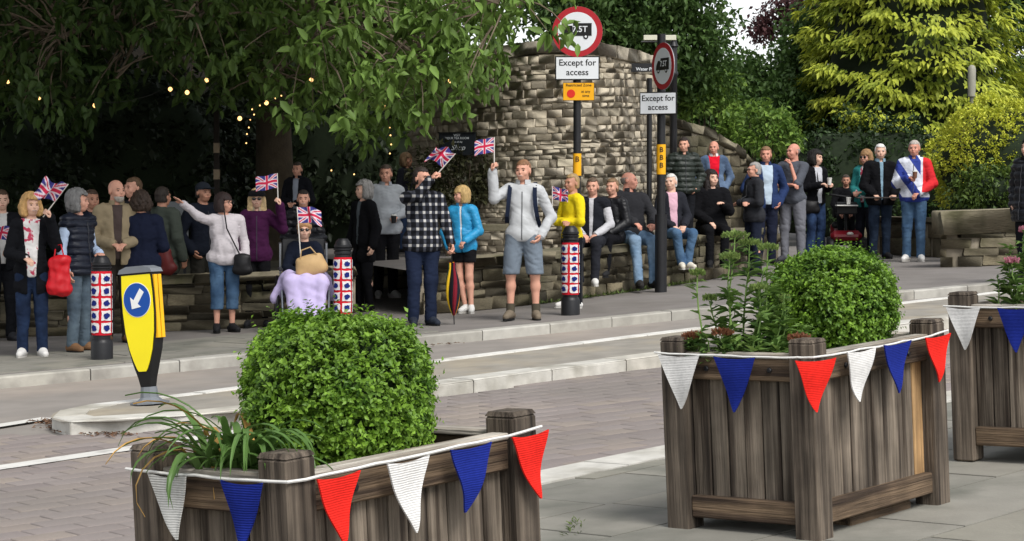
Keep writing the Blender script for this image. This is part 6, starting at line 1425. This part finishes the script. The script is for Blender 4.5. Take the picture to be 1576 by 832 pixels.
# ------------------------------------------------------------------ things people carry
a = hnd('blonde', 0); redb = M('red_plastic', 'c21a24', .4, .12, 6, .3, 20)
def carrier():
    c = at(91, 418, PEOPLE['blonde']['head'].y - .05); root = thing('red_carrier_bag', 'red carrier bag hanging from arm of the blonde woman', 'bag', c)
    V, Q = sdf_mesh([rc((-.06, 0, .1), (.06, 0, .12), .035, .035), rc((-.07, 0, -.16), (.07, 0, -.18), .05, .05), rc((-.06, 0, .1), (-.07, 0, -.16), .04, .05), rc((.06, 0, .12), (.07, 0, -.18), .04, .05), rc((0, 0, .1), (0, 0, -.18), .05, .055)], .012, .05, 0, lambda f, X, Y, Z: f + .008 * vnoise(np.stack(np.broadcast_arrays(X, Y, Z), -1), 40, 2)); link('pouch', mesh_np('pouch', V, Q, redb, True), root)
    MB().tube([(-.05, 0, .12), (-.03, 0, .26), (.02, 0, .27), (.05, 0, .14)], .008, 6).build('handle', redb, root, True)
carrier()
p = PEOPLE['white_jumper']; c = at(373, 405, p['head'].y - .12); handbag('black_handbag', 'black shoulder bag worn by the woman in white jumper', c, (.17, .1, .22), M('black_leather', '131214', .5, .1, 8, .2, 60), 0, 0, [(-.03, 0, .1), (-.16, -.06, .38), (-.2, .02, .58)])
p = PEOPLE['cup']; c = at(1248, 317, p['head'].y - .1); handbag('black_handbag', 'black crossbody bag worn by the woman with paper cup', c, (.24, .12, .19), M('black_leather', '131214', .5), 0, 0, [(.05, 0, .08), (.12, -.07, .3), (.1, .03, .55)])
p = PEOPLE['greengrey']; c = at(256, 400, p['head'].y - .25); handbag('red_handbag', 'dark red bag carried by the person in grey-green coat', c, (.14, .1, .3), M('dark_red_leather', '5d1d1c', .5, .1, 8), 0, rad(-15), [(-.04, 0, .12), (-.02, 0, .3), (.05, 0, .12)])
def umbrella():
    tip = gp(699, 499); hd = hnd('plaid', 1); top = hd + Vector((0, -.02, .06)); root = thing('folded_umbrella', 'folded multicoloured umbrella with tip resting on pavement', 'umbrella', tip); ax_ = (top - tip); Ln = ax_.length; q = ax_.to_track_quat('Z', 'Y')
    MB().tube([(0, 0, 0), (0, 0, Ln)], .006, 6).build('shaft', iron, root, True); cols = ['e08a1e', '14151a', 'a8241f', '1c4a3c', 'd9b02a', '14151a', '7a1f2c', '20242c']
    for i, cname in enumerate(cols):
        a0, a1 = 2 * math.pi * i / 8, 2 * math.pi * (i + 1) / 8; vs = []; N = 9
        for k in range(N + 1):
            t = k / N; r = .012 + .055 * math.sin(min(1, t * 1.15) * math.pi * .9) ** .8; z = .1 + t * (Ln - .28)
            for s in range(4):
                b = s / 3; a = a0 + (a1 - a0) * b + t * .9; rr = r * (1 + .22 * math.sin(b * math.pi)); vs.append((rr * math.cos(a), rr * math.sin(a), z))
        MB().add(vs, [(4 * k + s, 4 * k + s + 1, 4 * k + s + 5, 4 * k + s + 4) for k in range(N) for s in range(3)]).build('canopy_panel', cloth(cname), root, True)
    MB().tube([(0, 0, Ln - .04), (0, 0, Ln), (.0, -.03, Ln + .03), (0, -.06, Ln)], .011, 8).build('handle', M('handle_wood', '4a2f1c', .5), root, True); root.rotation_mode = 'QUATERNION'; root.rotation_quaternion = q
umbrella()
def backpack():
    p = PEOPLE['fleece']; r = p['root']; root = thing('backpack', 'dark navy backpack on the back of man in white fleece', 'backpack', r.location, r.rotation_euler.z); root.scale = r.scale; m = cloth('1b2233')
    V, Q = sdf_mesh([rc((-.09, .21, 1.05), (.09, .21, 1.05), .09, .09), rc((-.08, .2, 1.35), (.08, .2, 1.35), .085, .085), rc((0, .22, 1.05), (0, .2, 1.35), .1, .1)], .014, .06); link('pack', mesh_np('pack', V, Q, m, True), root)
    for s in (-1, 1): 
        mb = MB(); pts = [(s * .12, .14, 1.43), (s * .13, .05, 1.505), (s * .135, -.05, 1.475), (s * .14, -.125, 1.36), (s * .15, -.138, 1.24), (s * .165, -.11, 1.13), (s * .175, -.01, 1.06)]
        vs = []; 
        for x, y, z in pts: vs += [(x - .022, y - .008, z), (x + .022, y - .004, z), (x + .022, y + .014, z + .004), (x - .022, y + .01, z + .004)]
        mb.add(vs, [(4 * i + k, 4 * i + (k + 1) % 4, 4 * i + 4 + (k + 1) % 4, 4 * i + 4 + k) for i in range(len(pts) - 1) for k in range(4)] + [(0, 1, 2, 3), tuple(4 * (len(pts) - 1) + k for k in range(4))]); mb.build('shoulder_strap', m, root, True)
backpack()
cupm = M('paper_cup', 'd8d5cf', .6, .05); 
def cup(label, c, m=cupm):
    root = thing('paper_cup', label, 'cup', c); MB().lathe([(.028, -.05), (.038, .05)], 16).build('cup_body', m, root, True); MB().lathe([(.041, .05), (.041, .06), (.035, .066)], 16).build('lid', M('cup_lid', 'cfccc6', .5), root, True)
h0, h1 = hnd('cup', 0), hnd('cup', 1); cup('paper cup held by black-haired woman', (h0 + h1) / 2 + Vector((.02, -.05, .05)))
cup('paper cup held by the man in flag jacket', hnd('flagman', 0) + Vector((.03, -.04, .05)), M('brown_cup', '6e4a38', .6)); cup('dark cup held by the man in grey hoodie', hnd('hoodie', 1) + Vector((0, -.04, 0)), M('dark_cup', '17171a', .5)); cup('white paper cup standing on the mobility scooter tray', at(1306, 309.5, 34.9))
h0, h1 = hnd('tray', 0), hnd('tray', 1); t_ = MB().box((0, 0, 0), (.72, .16, .022), bev=.005).build('flat_tray', M('tray_dark', '3a3533', .6)); t_.location = (h0 + h1) / 2 + Vector((-.09, -.03, 0)); tag(t_, 'long flat tray held level by the white-haired man', 'tray')
